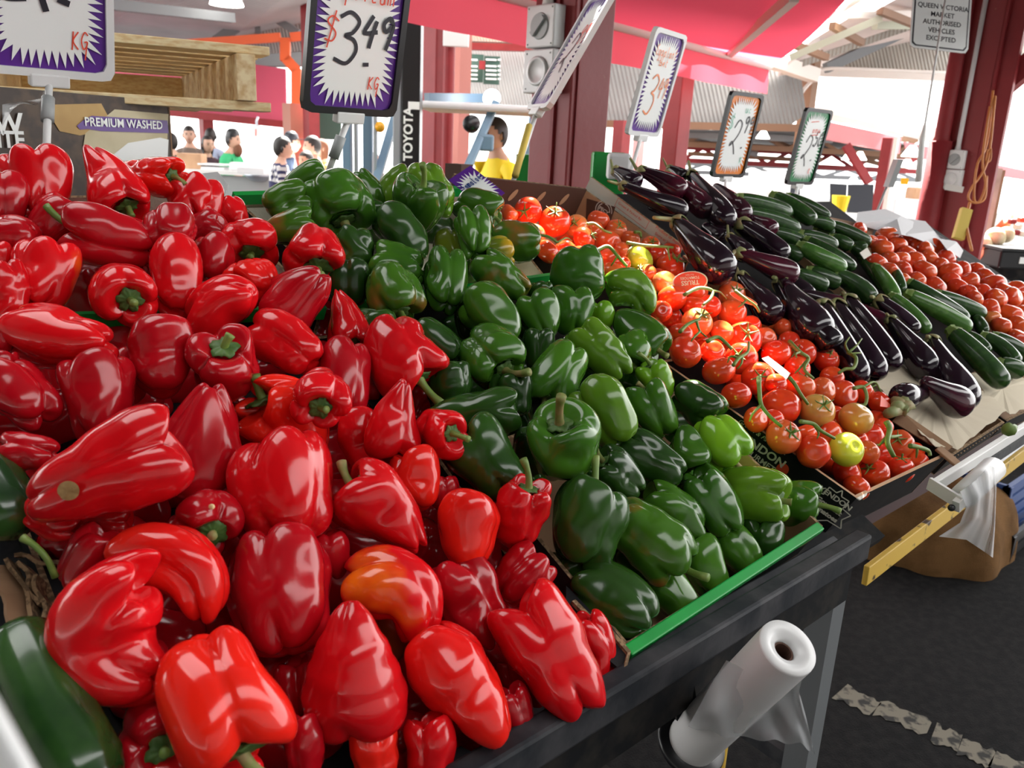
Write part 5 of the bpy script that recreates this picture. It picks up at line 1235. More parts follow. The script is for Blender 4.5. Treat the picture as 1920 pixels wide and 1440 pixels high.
# authority sign
sc0, su, sv = at(1764, 36, 3.95), nrm(RT*.995-UP*.06+FW*.12), None
sv = nrm(np.cross(np.cross(su, (0, 0, 1.)), su)) if False else nrm(UP*.995+RT*.07); sn = nrm(np.cross(su, sv)); sn = sn if sn@(EYE-sc0) > 0 else -sn
ts = thing('street_sign', 'white rectangular notice for authorised vehicles by the right column', 'sign', sc0)
rr = lambda a, b, r, off: (np.array([sc0+su*x+sv*y+sn*off for (x, y), _ in [rrect(i/48, a, b, r) for i in range(48)]]), [tuple(range(48))])
pl_ = part(ts, 'plate', rr(.150, .150, .022, 0), K['signwhite'], solid=.004); part(pl_, 'border', rr(.140, .140, .018, .003), K['ink'], label='black border'); part(pl_, 'face', rr(.134, .134, .015, .0038), K['signwhite'])
part(pl_, 'lettering', cat(*[text(s, .032, sc0+sv*y+sn*.0046+su*.005, su, sv, .012) for s, y in [('QUEEN VICTORIA', .046), ('MARKET', .008), ('AUTHORISED', -.030), ('VEHICLES', -.068), ('EXCEPTED', -.106)]]), K['ink'], label='black lettering')
top('hanging_rod', 'thin white hanging rod crossing before the vehicles notice', 'rod', tube([at(1776, -20, 3.7), at(1735, 230, 3.7), at(1729, 262, 3.7), at(1722, 340, 3.7)], [.005, .005, .013, .014], 10), K['whitemetal'], smooth=True)
# red awning
zb = at(1443, 123, 6.5)[2]; BR_ = at(1443, 123, 6.5); BLf = onz(1005, 5, zb); bd = nrm(BR_-BLf); BLf = BLf-bd*1.2; ev = at(1575, 0, 5.0)-BR_
aw = thing('awning', 'red fabric awning with white arm and hanging valance', 'awning', (BR_+BLf)/2)
part(aw, 'fabric', grid(lambda u, v: BLf+(BR_-BLf)*u+ev*(.30+1.0*u)*v+np.array([0, 0, -.06*math.sin(math.pi*v)]), 12, 10), K['awning'], smooth=True)
part(aw, 'front_bar', tube([BLf, BR_], .035, 12), K['cream'], smooth=True, label='cream front bar')
part(aw, 'valance', grid(lambda u, v: BLf+(BR_-BLf)*u+np.array([0, 0, -.02-.19*v])+np.cross(bd, (0, 0, 1))*.01*math.sin(40*u)*v, 60, 3), K['valance'], smooth=True)
a0, a1 = at(1366, 100, 5.9), at(1490, -8, 4.2); part(aw, 'folding_arm', beam(a0, a1, .05, .06), K['cream'], label='cream folding arm')
# unseen sun blocker added above the stall; sun patches fall through holes cut in it
H_ = 2.75
def shade(x, y, n=.02):
    P = rim(x, y, n); return P+SUNDIR*(H_-P[2])/SUNDIR[2]
# ------------------------------------------------------------------ left: pallet, potato box
PA = thing('timber_pallet', 'pale pine pallet stacked at the upper left behind the red peppers', 'pallet', at(300, 190, 2.1))
pe = at(474, 182, 2.06); ud = nrm(at(240, 150, 1.93)*np.array([1, 1, 0])-pe*np.array([1, 1, 0])); vd = np.array([-ud[1], ud[0], 0]); vd = vd if vd@FW > 0 else -vd; zt = at(474, 105, 2.06)[2]; zl = at(474, 192, 2.06)[2]
pe = np.array([pe[0], pe[1], zl]); hh = zt-zl
for k in range(8):
    part(PA, 'top_board', bx(pe+ud*.60+vd*(.03+.155*k)+np.array([0, 0, hh+.01]), ud*1.28, vd*.11, (0, 0, .020)), K['pine'], bevel=.002)
for k in range(6):
    part(PA, 'bottom_board', bx(pe+ud*(.60+.03*k)+vd*(.03+.20*k)+np.array([0, 0, -.01]), ud*(1.28-.06*k), vd*.10, (0, 0, .022)), K['pine'], bevel=.002)
for k in range(3): part(PA, 'stringer', bx(pe+ud*(.02+.55*k)+vd*.57+np.array([0, 0, hh/2]), ud*.045, vd*1.22, (0, 0, hh-.004)), K['pineend'] if k == 0 else K['pine'], bevel=.002)
part(PA, 'back_board', bx(pe+ud*.62+vd*1.17+np.array([0, 0, hh/2]), ud*1.3, vd*.03, (0, 0, hh-.01)), K['pine'])
PB = thing('potato_carton', 'large printed cardboard carton reading PREMIUM WASHED under the pallet', 'carton', onz(200, 300, 1.2))
q0, q1 = at(-40, 215, 1.62), at(318, 232, 2.05); cu_ = nrm((q1-q0)*np.array([1, 1, 0])); cn = np.array([cu_[1], -cu_[0], 0]); cn = cn if cn@(EYE-q0) > 0 else -cn
ztop = at(318, 190, 2.05)[2]; q1 = np.array([q1[0], q1[1], ztop]); q0 = q1-cu_*1.1; Z = np.array([0, 0, 1.])
fp_ = part(PB, 'front_panel', bx((q0+q1)/2-Z*.30-cn*.004, cu_*1.1, Z*.60, cn*.008), mat('printed_brown_carton', (.05, .03, .022), .5, col2=(.10, .06, .035), nscale=30))
part(PB, 'side_panel', bx(q1-cn*.4-Z*.30, cn*.8, Z*.60, cu_*.008), K['cardbrown']); part(PB, 'back_panel', bx((q0+q1)/2-Z*.30-cn*.8, cu_*1.1, Z*.60, cn*.008), K['cardbrown'])
def cpt(x, y, off=.002): return hitp(x, y, cn, cn@q1+off)
part(fp_, 'printed_potato', (np.array([cpt(x, y) for x, y in [(100, 196), (190, 194), (206, 224), (194, 244), (150, 254), (112, 246), (96, 220)]]), [tuple(range(7))]), mat('printed_potato_tan', (.62, .40, .14), .5, col2=(.50, .30, .09), nscale=9))
part(fp_, 'printed_potato', (np.array([cpt(x, y) for x, y in [(160, 250), (215, 205), (316, 214), (312, 300), (170, 305), (156, 275)]]), [tuple(range(6))]), mat('printed_potato_pale', (.66, .58, .38), .5, col2=(.56, .47, .28), nscale=10))
part(fp_, 'white_print', (np.array([cpt(x, y, .003) for x, y in [(200, 300), (240, 268), (300, 258), (316, 262), (314, 310), (205, 312)]]), [tuple(range(6))]), K['signwhite'])
part(fp_, 'purple_brush_stroke', (np.array([cpt(x, y, .004) for x, y in [(144, 236), (158, 224), (172, 217), (314, 226), (316, 250), (190, 246), (165, 242), (150, 243)]]), [tuple(range(8))]), K['purple'])
o_ = cpt(236, 239, .006); part(fp_, 'lettering', text('PREMIUM WASHED', .026, o_, cu_, Z, .02), K['signwhite'], label='white block lettering'); part(fp_, 'lettering', cat(text('W', .06, cpt(18, 252, .005), cu_, Z, .03), text('ITE', .045, cpt(22, 276, .005), cu_, Z, .03)), K['signwhite'], label='white block lettering')
top('plastic_strip', 'torn clear plastic wrap tied to the left sign pole', 'plastic wrap', grid(lambda u, v: at(82-70*u+8*math.sin(5*u), 182+34*u*v+12*math.sin(7*u)*v-14*(1-u)*v+14*u, 1.36+.012*math.sin(9*u+4*v)), 16, 8), K['film'], smooth=True)
top('white_paper', 'white paper sheet standing behind the red peppers', 'paper', pq([(356, 338), (372, 326), (408, 322), (428, 346), (424, 362), (380, 352)], 1.7), K['white'], solid=.002)
# ------------------------------------------------------------------ background halls
struct('ceiling', pq([(100, -60), (640, -90), (600, 40), (420, 78), (120, 56)], [8, 8, 13, 13, 13]), K['roofgrey'], solid=.04)
struct('beam', beam(at(150, 2, 8.2), at(436, 34, 9.4), .12, .10), K['greysteel'])
struct('beam', beam(at(404, 78, 12), at(505, 8, 12), .12, .14), K['greysteel']); struct('beam', beam(at(482, 10, 12), at(484, 76, 12), .08, .10), K['greysteel']); struct('beam', beam(at(484, 15, 12), at(560, 62, 12), .08, .10), K['greysteel'])
wall('wall_back', [(415, 78), (500, 0), (640, -20), (640, 70), (470, 80)], 12.6, K['corr'])
wall('wall_left', [(100, 50), (430, 70), (540, 66), (650, 60), (650, 118), (540, 126), (430, 122), (100, 110)], 13.2, K['greysteel'])
struct('trim_8', pq([(440, 84), (640, 72), (640, 92), (440, 104)], 12.9), K['corr'], solid=.03)
top('cable_tray', 'orange mesh cable tray along the left hall wall', 'cable tray', cat(beam(at(330, 84, 11.8), at(526, 70, 11.8), .06, .12), beam(at(545, 70, 11.8), at(640, 60, 11.8), .06, .12), beam(at(535, 72, 11.8), at(535, 114, 11.8), .14, .06, FW), beam(at(536, 110, 11.8), at(556, 132, 11.8), .14, .06, FW), beam(at(556, 130, 11.8), at(556, 226, 11.8), .14, .06, FW)), K['orangetray'])
wall('wall_panel', [(90, 84), (300, 100), (436, 116), (536, 130), (538, 234), (400, 216), (300, 205), (90, 190)], 12.4, K['pinkwall'])
struct('beam', beam(at(290, 208, 12.2), at(540, 234, 12.2), .10, .10), K['redpaint'])
struct('column', post(388, 260, 12.6, .16, 0, 2.2), K['redpaint']); struct('column', post(552, 260, 11.4, .22, 0, 2.0), mat('terracotta_paint', (.42, .17, .12), .6)); struct('column', post(584, 240, 11.2, .16, 0, 4), K['redpaint'])
wall('wall_board', [(590, 206), (640, 206), (640, 262), (590, 260)], 13, K['menu'])
top('pendant_lamp', 'white bell lamp hanging below the grey roof at the top left', 'lamp', lathe([(.06, .25), (.10, .18), (.17, .03), (.18, 0), (.0, .02)], 24, at(425, 10, 9.0)), K['lampglow'], smooth=True)
# counter with goods
ct = at(440, 330, 9.2); cx = nrm(RT*np.array([1, 1, 0])); cy = nrm(FW*np.array([1, 1, 0])); Z = np.array([0, 0, 1.])
CT = thing('market_counter', 'pale grey serving counter before the shoppers', 'counter', (ct[0], ct[1], 0)); zc = at(440, 322, 9.2)[2]
part(CT, 'worktop', bx(np.array([ct[0], ct[1], zc])+cx*.1, cx*2.6, cy*.7, Z*.04), K['whitemetal']); part(CT, 'front_panel', bx(np.array([ct[0], ct[1], zc/2])-cy*.3+cx*.1, cx*2.5, cy*.03, Z*zc*.95), K['greyplastic'])
def onct(x, w, h, d=9.0): P = at(x, 300, d); return bx(np.array([P[0], P[1], zc+.02+h/2]), cx*w, cy*w*.7, Z*h)
top('carton', 'tan carton on the counter, leftmost item', 'carton', onct(360, .26, .16), K['cardorange'], bevel=.005); top('serving_tray', 'white tray stack beside the tan carton', 'tray', cat(onct(402, .26, .03), bx(np.array([at(402, 300, 9.0)[0], at(402, 300, 9.0)[1], zc+.075]), cx*.30, cy*.2, Z*.02)), K['white'], bevel=.004)
top('paper_pile', 'white wrapping paper heap at the counter middle', 'paper', onct(452, .22, .09), K['white'], bevel=.02); top('carton', 'white carton with an orange edge near the striped shopper', 'carton', onct(474, .28, .06, 8.6), K['white'], bevel=.004)
SCL = thing('hanging_scale', 'white round dial scale with a steel pan hung over the counter', 'scale', at(482, 258, 8.8)); sp = at(482, 256, 8.8)
part(SCL, 'dial', lathe([(0, .04), (.10, .04), (.115, .02), (.115, -.04), (0, -.04)], 36, sp, -FW), K['white'], label='white dial'); part(SCL, 'needle', bx(sp-FW*.045+UP*.03, RT*.008, UP*.07, FW*.004), K['redink']); part(SCL, 'hook', tube([sp+Z*.11, sp+Z*.16, sp+Z*.2+RT*.02], .012, 8), K['steel'])
part(SCL, 'hanger', cat(tube([sp-Z*.11, sp-Z*.40+RT*.12], .006, 6), tube([sp-Z*.11, sp-Z*.40-RT*.12], .006, 6)), K['steel']); part(SCL, 'pan', lathe([(.0, -.06), (.08, -.05), (.14, .0), (.15, .02), (.14, .015), (.07, -.04), (0, -.05)], 28, sp-Z*.41), K['steel'], smooth=True)
# ------------------------------------------------------------------ people
def head_mesh(c, f, s=1.0):
    """skull with brow, nose, chin and ears facing f"""
    r = nrm(np.cross(f, (0, 0, 1.))); up_ = np.cross(r, f); V = []; Fc = []; nu, nv = 20, 16
    for j in range(nv+1):
        t = math.pi*j/nv
        for i in range(nu):
            a = 2*math.pi*i/nu; x, y, z = math.sin(t)*math.sin(a), math.sin(t)*math.cos(a), math.cos(t)
            q_ = max(abs(z), 1e-4)**.85*(1 if z > 0 else -1); x *= .077*(1-.22*max(0, -z)); yy = .098*y*(1-.12*max(0, -z)*(y < 0)); zz = .116*q_
            g = math.exp(-((a+math.pi) % (2*math.pi)-math.pi)**2/.05)
            yy += g*(.022*math.exp(-((zz+.022)/.022)**2)+.010*math.exp(-((zz+.095)/.022)**2)+.006*math.exp(-((zz+.058)/.012)**2))
            yy -= .008*math.exp(-((zz-.008)/.016)**2)*math.exp(-((abs((a+math.pi) % (2*math.pi)-math.pi)-.42)/.2)**2)
            V.append(c+s*(r*x+f*yy+up_*zz))
    for j in range(nv):
        for i in range(nu): Fc.append((j*nu+i, (j+1)*nu+i, (j+1)*nu+(i+1) % nu, j*nu+(i+1) % nu))
    ears = [sph(c+r*sg*.076*s-f*.005*s-up_*.01*s, .024*s, 10, (.5, .8, 1.2)) for sg in (-1, 1)]
    return cat((np.array(V), Fc), *ears)
def person(label, x, ytop, d, facing, shirt, pants, skin='skin', hair='hair', arms='bent', seated=False, hat=None, beard=None, longhair=False, stripes=None, lean_=0.0, girth=1.0, glasses=False, grp='shoppers in the far hall'):
    T = at(x, ytop, d); base = np.array([T[0], T[1], 0]); Hh = T[2]; f = nrm(facing[0]*RT*np.array([1, 1, 0])+facing[1]*FW*np.array([1, 1, 0])); r = nrm(np.cross(f, (0, 0, 1.))); k = Hh/1.75
    if seated: k = .98; base = base+np.array([0, 0, Hh-1.75*k])
    o = thing('person', label, 'person', base, grp); L = lambda a, b, c: base+k*(r*a+f*(b+lean_*max(0, c-.95))+Z*c)
    J = {}; E = []; Rd = {}
    def j(n, p, rad): J[n] = L(*p); Rd[n] = rad
    g = girth
    j('pel', (0, 0, .95), (.145*g, .115*g)); j('bel', (0, .01, 1.10), (.14*g, .115*g)); j('che', (0, 0, 1.28), (.16*g, .12*g)); j('nb', (0, -.01, 1.42), (.085, .075)); j('nk', (0, .01, 1.50), (.052, .055)); j('nt', (0, .02, 1.56), (.052, .055))
    E += [('pel', 'bel'), ('bel', 'che'), ('che', 'nb'), ('nb', 'nk'), ('nk', 'nt')]
    for sg, n in ((-1, 'l'), (1, 'r')):
        if arms == 'bent': el, wr, hd = (.235*sg*g, .02, 1.12), (.17*sg, .24, 1.06), (.15*sg, .33, 1.05)
        elif arms == 'fold': el, wr, hd = (.225*sg*g, .03, 1.12), (-.02*sg, .19, 1.14), (-.09*sg, .18, 1.15)
        else: el, wr, hd = (.235*sg*g, -.02, 1.12), (.225*sg*g, .06, .88), (.22*sg*g, .09, .79)
        j(n+'sh', (.175*sg*g, -.005, 1.385), (.072, .072)); j(n+'el', el, (.050, .050)); j(n+'wr', wr, (.032, .030)); j(n+'hd', hd, (.040, .020))
        E += [('nb', n+'sh'), (n+'sh', n+'el'), (n+'el', n+'wr'), (n+'wr', n+'hd')]
        hv = np.array(hd)-np.array(wr); hv = hv/np.linalg.norm(hv); sd = np.array([1., 0, 0])
        for q in range(4):
            p1 = np.array(hd)+hv*.035+sd*(q-1.5)*.020; p2 = p1+hv*(.05+.01*(q in (1, 2)))+np.array([0, 0, -.018]); j('%sf%d' % (n, q), p1, (.010, .010)); j('%sg%d' % (n, q), p2, (.008, .008)); E += [(n+'hd', '%sf%d' % (n, q)), ('%sf%d' % (n, q), '%sg%d' % (n, q))]
        p1 = np.array(wr)+hv*.03-sd*sg*.035; p2 = p1+hv*.045-sd*sg*.012; j(n+'t0', p1, (.012, .012)); j(n+'t1', p2, (.009, .009)); E += [(n+'wr', n+'t0'), (n+'t0', n+'t1')]
        if seated: kn, an, to = (.13*sg, .42, .98), (.13*sg, .46, .56), (.13*sg, .6, .50)
        else: kn, an, to = (.10*sg, .03, .50), (.10*sg, -.01, .08), (.11*sg, .15, .03)
        j(n+'hp', (.085*sg, 0, .90), (.095*g, .095*g)); j(n+'kn', kn, (.062, .062)); j(n+'an', an, (.040, .042)); j(n+'to', to, (.042, .03)); E += [('pel', n+'hp'), (n+'hp', n+'kn'), (n+'kn', n+'an'), (n+'an', n+'to')]
    names = list(J); idx = {n: i for i, n in enumerate(names)}
    me = bpy.data.meshes.new('person'); me.from_pydata([tuple(J[n]-base) for n in names], [(idx[a], idx[b]) for a, b in E], [])
    tmp = bpy.data.objects.new('tmp', me); COL.objects.link(tmp); tmp.modifiers.new('k', 'SKIN'); sb_ = tmp.modifiers.new('s', 'SUBSURF'); sb_.levels = 2; sb_.render_levels = 2
    for n, sv_ in zip(names, me.skin_vertices[0].data): sv_.radius = (Rd[n][0]*k, Rd[n][1]*k); sv_.use_root = n == 'pel'
    ev_ = tmp.evaluated_get(bpy.context.evaluated_depsgraph_get()); m2 = bpy.data.meshes.new_from_object(ev_); bpy.data.objects.remove(tmp)
    V = [np.array(v.co)+base for v in m2.vertices]; Fc = [tuple(p.vertices) for p in m2.polygons]
    hc = L(0, .035, 1.635); body = cat((np.array(V), Fc), head_mesh(hc, f, k))
    mi = []
    hands = [J['lhd'], J['rhd']]
    for fc in body[1]:
        c = body[0][list(fc)].mean(0); zz = (c-base)[2]/k
        if zz > 1.465 or min(np.linalg.norm(c-h_) for h_ in hands) < .105*k: mi.append(0)
        elif zz < (.93 if not seated else 1.0): mi.append(2 if zz > .07 or seated else 3)
        elif stripes and int(zz/.032) % 2: mi.append(4)
        else: mi.append(1)
    bm_ = part(o, 'body', body, [K[skin], shirt, pants, K['blackplastic'], stripes or shirt], smooth=True, midx=mi)
    up2 = Z
    # hair: a shell over the skull
    hv, hf = head_mesh(hc-f*.006*k+Z*.004*k, f, k*1.07); keep = []
    cut = lambda c: ((c-hc)@Z/k > .066-.15*min(1, max(0, (.065-(c-hc)@f/k)/.11))) if not longhair else ((c-hc)@f/k < .035 or (c-hc)@Z/k > .075)
    keep = [q for q in hf if cut(hv[list(q)].mean(0))]
    if longhair: hv = hv+np.array([[0, 0, -.10*k*max(0, -((p-hc)@Z)/k)/.1] for p in hv])
    part(o, 'hair', (hv, keep), K[hair], smooth=True, label='dark hair')
    if hat:
        part(o, 'hat', cat(*[lathe([(.088*k, .0), (.09*k, .03*k), (.078*k, .075*k), (.045*k, .105*k), (.0, .112*k)], 24, hc+Z*.035*k-f*.005)]), hat, smooth=True)
        if hat is K['tarp']: part(o, 'hat_brim', bx(hc+Z*.05*k+f*.12*k, r*.12*k, f*.09*k, Z*.008), hat)
    if beard: part(o, 'beard', sph(hc+f*.065*k-Z*.125*k, .058*k, 14, (1, 1, 1.5)), beard, smooth=True)
    for sg in (-1, 1):
        e = hc+k*(r*.030*sg+f*.083+Z*.008); part(o, 'eye', sph(e, .010*k, 8), K['blackplastic'], smooth=True); part(o, 'eyebrow', bx(e+Z*.018*k+f*.006*k, r*.030*k, f*.010*k, Z*.006*k), K[hair])
    part(o, 'mouth', bx(hc+k*(f*.088-Z*.060), r*.036*k, f*.010*k, Z*.007*k), mat('lips', (.42, .16, .14), .5))
    return o
cl = lambda n, c: mat(n, c, .85)
dk = cl('dark_trousers', (.02, .02, .025))
person('person with glasses in a taupe sweater bending over the counter', 354, 237, 10.6, (.3, -1), cl('taupe_sweater', (.16, .12, .10)), dk, arms='bent')
person('person with long black hair in a plum jacket looking down', 386, 256, 10.2, (.7, -.7), cl('plum_jacket', (.05, .018, .03)), dk, longhair=True)
person('person seen from behind in a light blue shirt', 393, 241, 11.6, (-.1, 1), cl('light_blue_shirt', (.36, .44, .60)), dk)
person('bearded person in a green hoodie and black beanie', 432, 245, 9.9, (1, -.25), cl('green_hoodie', (.04, .42, .17)), dk, hat=K['blackplastic'], beard=K['beard'], arms='fold')
person('person in a navy and white striped top, side view', 524, 257, 8.2, (.8, .25), cl('white_stripe', (.62, .60, .60)), dk, stripes=cl('navy_stripe', (.03, .03, .09)), girth=1.25, arms='bent')
person('person in a navy jacket and dark cap behind the striped shopper', 541, 250, 9.4, (1, .1), cl('navy_jacket', (.03, .05, .10)), dk, hat=K['tarp'])
person('dark haired person in a black hoodie facing left', 590, 256, 8.9, (-.8, -.4), cl('black_hoodie', (.022, .024, .028)), dk, arms='fold')
person('person partly hidden behind the black hoodie shopper', 606, 262, 9.8, (-.7, -.5), cl('ochre_top', (.40, .30, .10)), dk, longhair=True, hair='beard')
person('small dark haired person beside the black hoodie shopper', 577, 284, 8.6, (-.5, -.8), cl('blush_top', (.55, .40, .38)), dk, skin='skind')
person('person in a black coat at the left end of the counter', 322, 250, 9.8, (-1, .2), cl('black_coat', (.015, .017, .022)), dk)
person('distant person in brown behind the forklift mast', 700, 286, 11.5, (.6, -.7), cl('brown_coat', (.10, .06, .05)), dk, skin='skind')
# ------------------------------------------------------------------ forklift
FK = thing('forklift', 'blue-grey forklift with a black mast parked behind the green peppers', 'forklift', onz(760, 900, 0)*0+np.array([at(800, 300, 5.6)[0], at(800, 300, 5.6)[1], 0]))
def vpost(x, y0, d, w, t, z0, z1, m, nm, label=None):
    P = at(x, y0, d); return part(FK, nm, bx(np.array([P[0], P[1], (z0+z1)/2]), cx*w, cy*t, Z*(z1-z0)), m, label=label, bevel=.006)
vpost(652, 280, 5.4, .05, .10, .1, 2.15, K['steelblue'], 'mast_channel'); vpost(668, 280, 5.42, .022, .06, .1, 2.15, K['steel'], 'hydraulic_hose'); vpost(690, 280, 5.45, .06, .06, .1, 2.15, K['steelblue'], 'mast_channel'); vpost(704, 280, 5.4, .02, .06, .1, 2.15, K['steel'], 'hydraulic_hose')
vpost(746, 280, 5.3, .05, .12, .05, 3.0, K['steel'], 'mast_channel'); ms_ = vpost(772, 280, 5.3, .115, .14, .05, 3.0, K['blackplastic'], 'mast', 'black mast')
tp = at(773, 252, 5.165); part(ms_, 'lettering', text('TOYOTA', .078, tp, nrm(Z+cx*.0), -cx, .03), K['signwhite'], label='white vertical lettering'); 
tp = at(776, 198, 5.13); part(ms_, 'white_label', bx(tp, cx*.07, cy*.005, Z*.045), K['signwhite'])
part(FK, 'indicator_lamp', sph(at(712, 238, 5.35), .035, 14), mat('amber_lens', (.95, .45, .02), .2), smooth=True, label='amber lamp')
part(FK, 'strut', beam(at(742, 215, 5.6), at(704, 345, 5.4), .05, .05, FW), K['steelblue']); 
part(FK, 'guard_bar', beam(at(800, 183, 5.7), at(905, 184, 6.0), .06, .06), mat('dark_blue_steel', (.05, .10, .15), .4)); part(FK, 'overhead_guard', bx(at(905, 205, 5.9), cx*.85, cy*.7, Z*.05), K['white'], bevel=.02, label='white overhead guard')
part(FK, 'pillar', beam(at(930, 192, 5.7), at(868, 335, 5.5), .055, .06, FW), K['steelblue'], bevel=.01); part(FK, 'pillar', beam(at(1000, 200, 6.5), at(985, 335, 6.5), .05, .06, FW), K['steelblue'])
part(FK, 'mirror', bx(at(912, 268, 5.6), cx*.10, cy*.03, Z*.11), K['steelblue'], bevel=.015); part(FK, 'head_lamp', lathe([(.0, .03), (.05, .03), (.06, 0), (.05, -.05), (0, -.06)], 20, at(884, 232, 5.5), -FW), K['blackplastic'], smooth=True)
part(FK, 'work_lamp', sph(at(922, 184, 5.75), .06, 16), mat('lit_work_lamp', (1, 1, 1), .3, emis=25), smooth=True, label='lit work lamp')
P = at(930, 400, 6.0); part(FK, 'chassis', bx(np.array([P[0], P[1], .55]), cx*1.0, cy*1.4, Z*.8), K['orange'], bevel=.05); part(FK, 'seat', bx(np.array([P[0], P[1], 1.0])+cy*.25, cx*.5, cy*.5, Z*.14), K['blackplastic'], bevel=.03)
for a, b in [(-.5, -.5), (.5, -.5), (-.5, .5), (.5, .5)]: part(FK, 'wheel', lathe([(0, -.09), (.22, -.09), (.25, -.06), (.25, .06), (.22, .09), (0, .09)], 24, np.array([P[0], P[1], .25])+cx*a+cy*b, cx), K['blackplastic'], smooth=True)
for s_ in (-.25, .25): part(FK, 'fork', bx(np.array([at(770, 280, 5.2)[0], at(770, 280, 5.2)[1], .12])-cy*.5+cx*s_, cx*.1, cy*1.0, Z*.04), K['darksteel'])
person('driver in a yellow high visibility vest seated in the forklift', 936, 222, 5.95, (-.75, -.6), K['hivis'], dk, arms='bent', seated=True, grp=None)
# columns and notices behind the forklift
struct('column', post(818, 300, 7.6, .20, 0, 5), K['redpaint'], bevel=.01); struct('column', tube([(at(838, 300, 7.4)*np.array([1, 1, 0]))+Z*z for z in (0, 5)], .05, 14), K['redpaint']); struct('column', post(860, 300, 9.5, .16, 0, 3.2), mat('terracotta_post', (.45, .16, .13), .6))
top('notice_board', 'white notice board fixed by the pink columns', 'board', bx(at(856, 38, 7.0), cx*.22, cy*.03, Z*.42), K['signwhite'], bevel=.01)
wall('wall_far', [(868, 88), (1004, 92), (1004, 215), (868, 205)], 14, K['corr']); struct('beam', beam(at(866, 86, 13.6), at(1010, 90, 13.6), .12, .12), K['redpaint'])
wall('wall_strip', [(876, 58), (1004, 64), (1004, 82), (876, 78)], 13.4, K['corrbeige']); top('cable_tray', 'orange cable tray above the menu board', 'cable tray', beam(at(876, 50, 13.2), at(1004, 58, 13.2), .06, .14), K['orangetray'])
wall('ceiling_back', [(780, 0), (1010, 30), (1010, 52), (880, 46), (780, 40)], 13.8, K['greysteel'])
MB_ = thing('menu_board', 'dark green menu board with white lines hung in the back hall', 'board', at(906, 130, 12.6)); part(MB_, 'panel', bx(at(888, 128, 12.6), cx*.30, cy*.03, Z*.40), K['menu']); part(MB_, 'panel', bx(at(922, 132, 12.5), cx*.24, cy*.03, Z*.40), K['menu']); part(MB_, 'red_header', bx(at(904, 122, 12.45), cx*.09, cy*.02, Z*.12), K['redpaint'])
part(MB_, 'chalk_lines', cat(*[bx(at(x, y, 12.42), cx*w_, cy*.01, Z*.022) for x, w_ in ((884, .18), (921, .16), (936, .04)) for y in (112, 124, 132, 140, 148)]), K['signwhite'])
top('carton', 'small brown and black carton standing behind the Tomatoes card', 'carton', bx(at(860, 332, 1.95), XV*.035, np.array([0, .06, 0]), Z*.06), K['carddark']); top('paper_bag', 'green and red printed bag behind the eggplants at the thick column', 'bag', bx(at(1140, 312, 3.0)*np.array([1, 1, .5])+Z*.025, cx*.12, cy*.08, Z*(at(1140, 312, 3.0)[2]+.05)), K['greenlip'], bevel=.01); top('plastic_tub', 'white tub with a red mark behind the eggplants', 'tub', cat(bx(at(1160, 312, 2.9), cx*.08, cy*.07, Z*.09)), K['white'], bevel=.012)
top('green_bin', 'green printed carton with a pink spot behind the forklift driver', 'carton', bx(at(985, 320, 4.2)*np.array([1, 1, .5])+Z*.04, cx*.10, cy*.1, Z*(at(985, 320, 4.2)[2]+.08)), K['greenlip'])
# ------------------------------------------------------------------ centre and right halls
wall('wall_gable', [(1120, 82), (1300, 100), (1500, 135), (1510, 215), (1480, 236), (1280, 236), (1120, 228)], 9.5, K['corr'])
struct('beam', beam(at(1120, 232, 9.4), at(1500, 240, 9.4), .06, .08), K['timberbrown'])
struct('column', post(1262, 300, 6.4, .15, 0, 3.2), K['redpaint'], bevel=.008); struct('column', post(1162, 300, 9.0, .14, 0, 1.9), K['redpaint']); struct('column', post(1195, 300, 12.0, .12, 0, 2.1), mat('faded_pink_post', (.62, .30, .30), .6))
for k, (x0, y0, x1, y1, d, w_) in enumerate([(1280, 252, 1560, 262, 14, .07), (1290, 268, 1700, 292, 15, .06), (1290, 288, 1500, 300, 16, .05), (1300, 262, 1420, 290, 15, .05), (1420, 288, 1340, 250, 15, .05), (1430, 255, 1540, 300, 15, .05), (1540, 272, 1600, 302, 15.5, .05), (1600, 300, 1700, 290, 15.5, .05), (1560, 285, 1700, 320, 16, .05), (1600, 276, 1690, 276, 15, .06)]):
    struct('beam', beam(at(x0, y0, d), at(x1, y1, d), w_*1.6, w_*1.6), K['timberbrown'] if k % 3 else K['greysteel'])
for k, (ya0, ya1, yb0, yb1, d, n_) in enumerate([(246, 262, 270, 292, 14.5, 9), (276, 296, 300, 322, 16, 11), (306, 322, 322, 338, 18, 10)]):
    xs_ = np.linspace(1278, 1720, n_+1); L_ = lambda a, b, x: a+(b-a)*(x-1278)/442
    struct('beam', cat(beam(at(1278, ya0, d), at(1720, ya1, d), .09, .09), beam(at(1278, yb0, d), at(1720, yb1, d), .09, .09), *[beam(at(xs_[i], L_(*((ya0, ya1) if i % 2 else (yb0, yb1)), xs_[i]), d), at(xs_[i+1], L_(*((yb0, yb1) if i % 2 else (ya0, ya1)), xs_[i+1]), d), .06, .06) for i in range(n_)]), [K['timberbrown'], K['redpaint'], K['greysteel']][k])
struct('wall_stalls', pq([(1272, 262), (1720, 280), (1720, 296), (1272, 280)], 19), K['greysteel'], solid=.03)
top('stall_counter', 'long dark stall counter between the second red post and the green sign', 'counter', bx(np.array([at(1390, 360, 9.6)[0], at(1390, 360, 9.6)[1], .5]), cx*1.9, cy*.6, Z*1.0), K['timberbrown'])
struct('ceiling_far', pq([(1270, 240), (1500, 244), (1700, 270), (1705, 290), (1280, 262)], [13, 13, 14, 17, 17]), K['greysteel'], solid=.03)
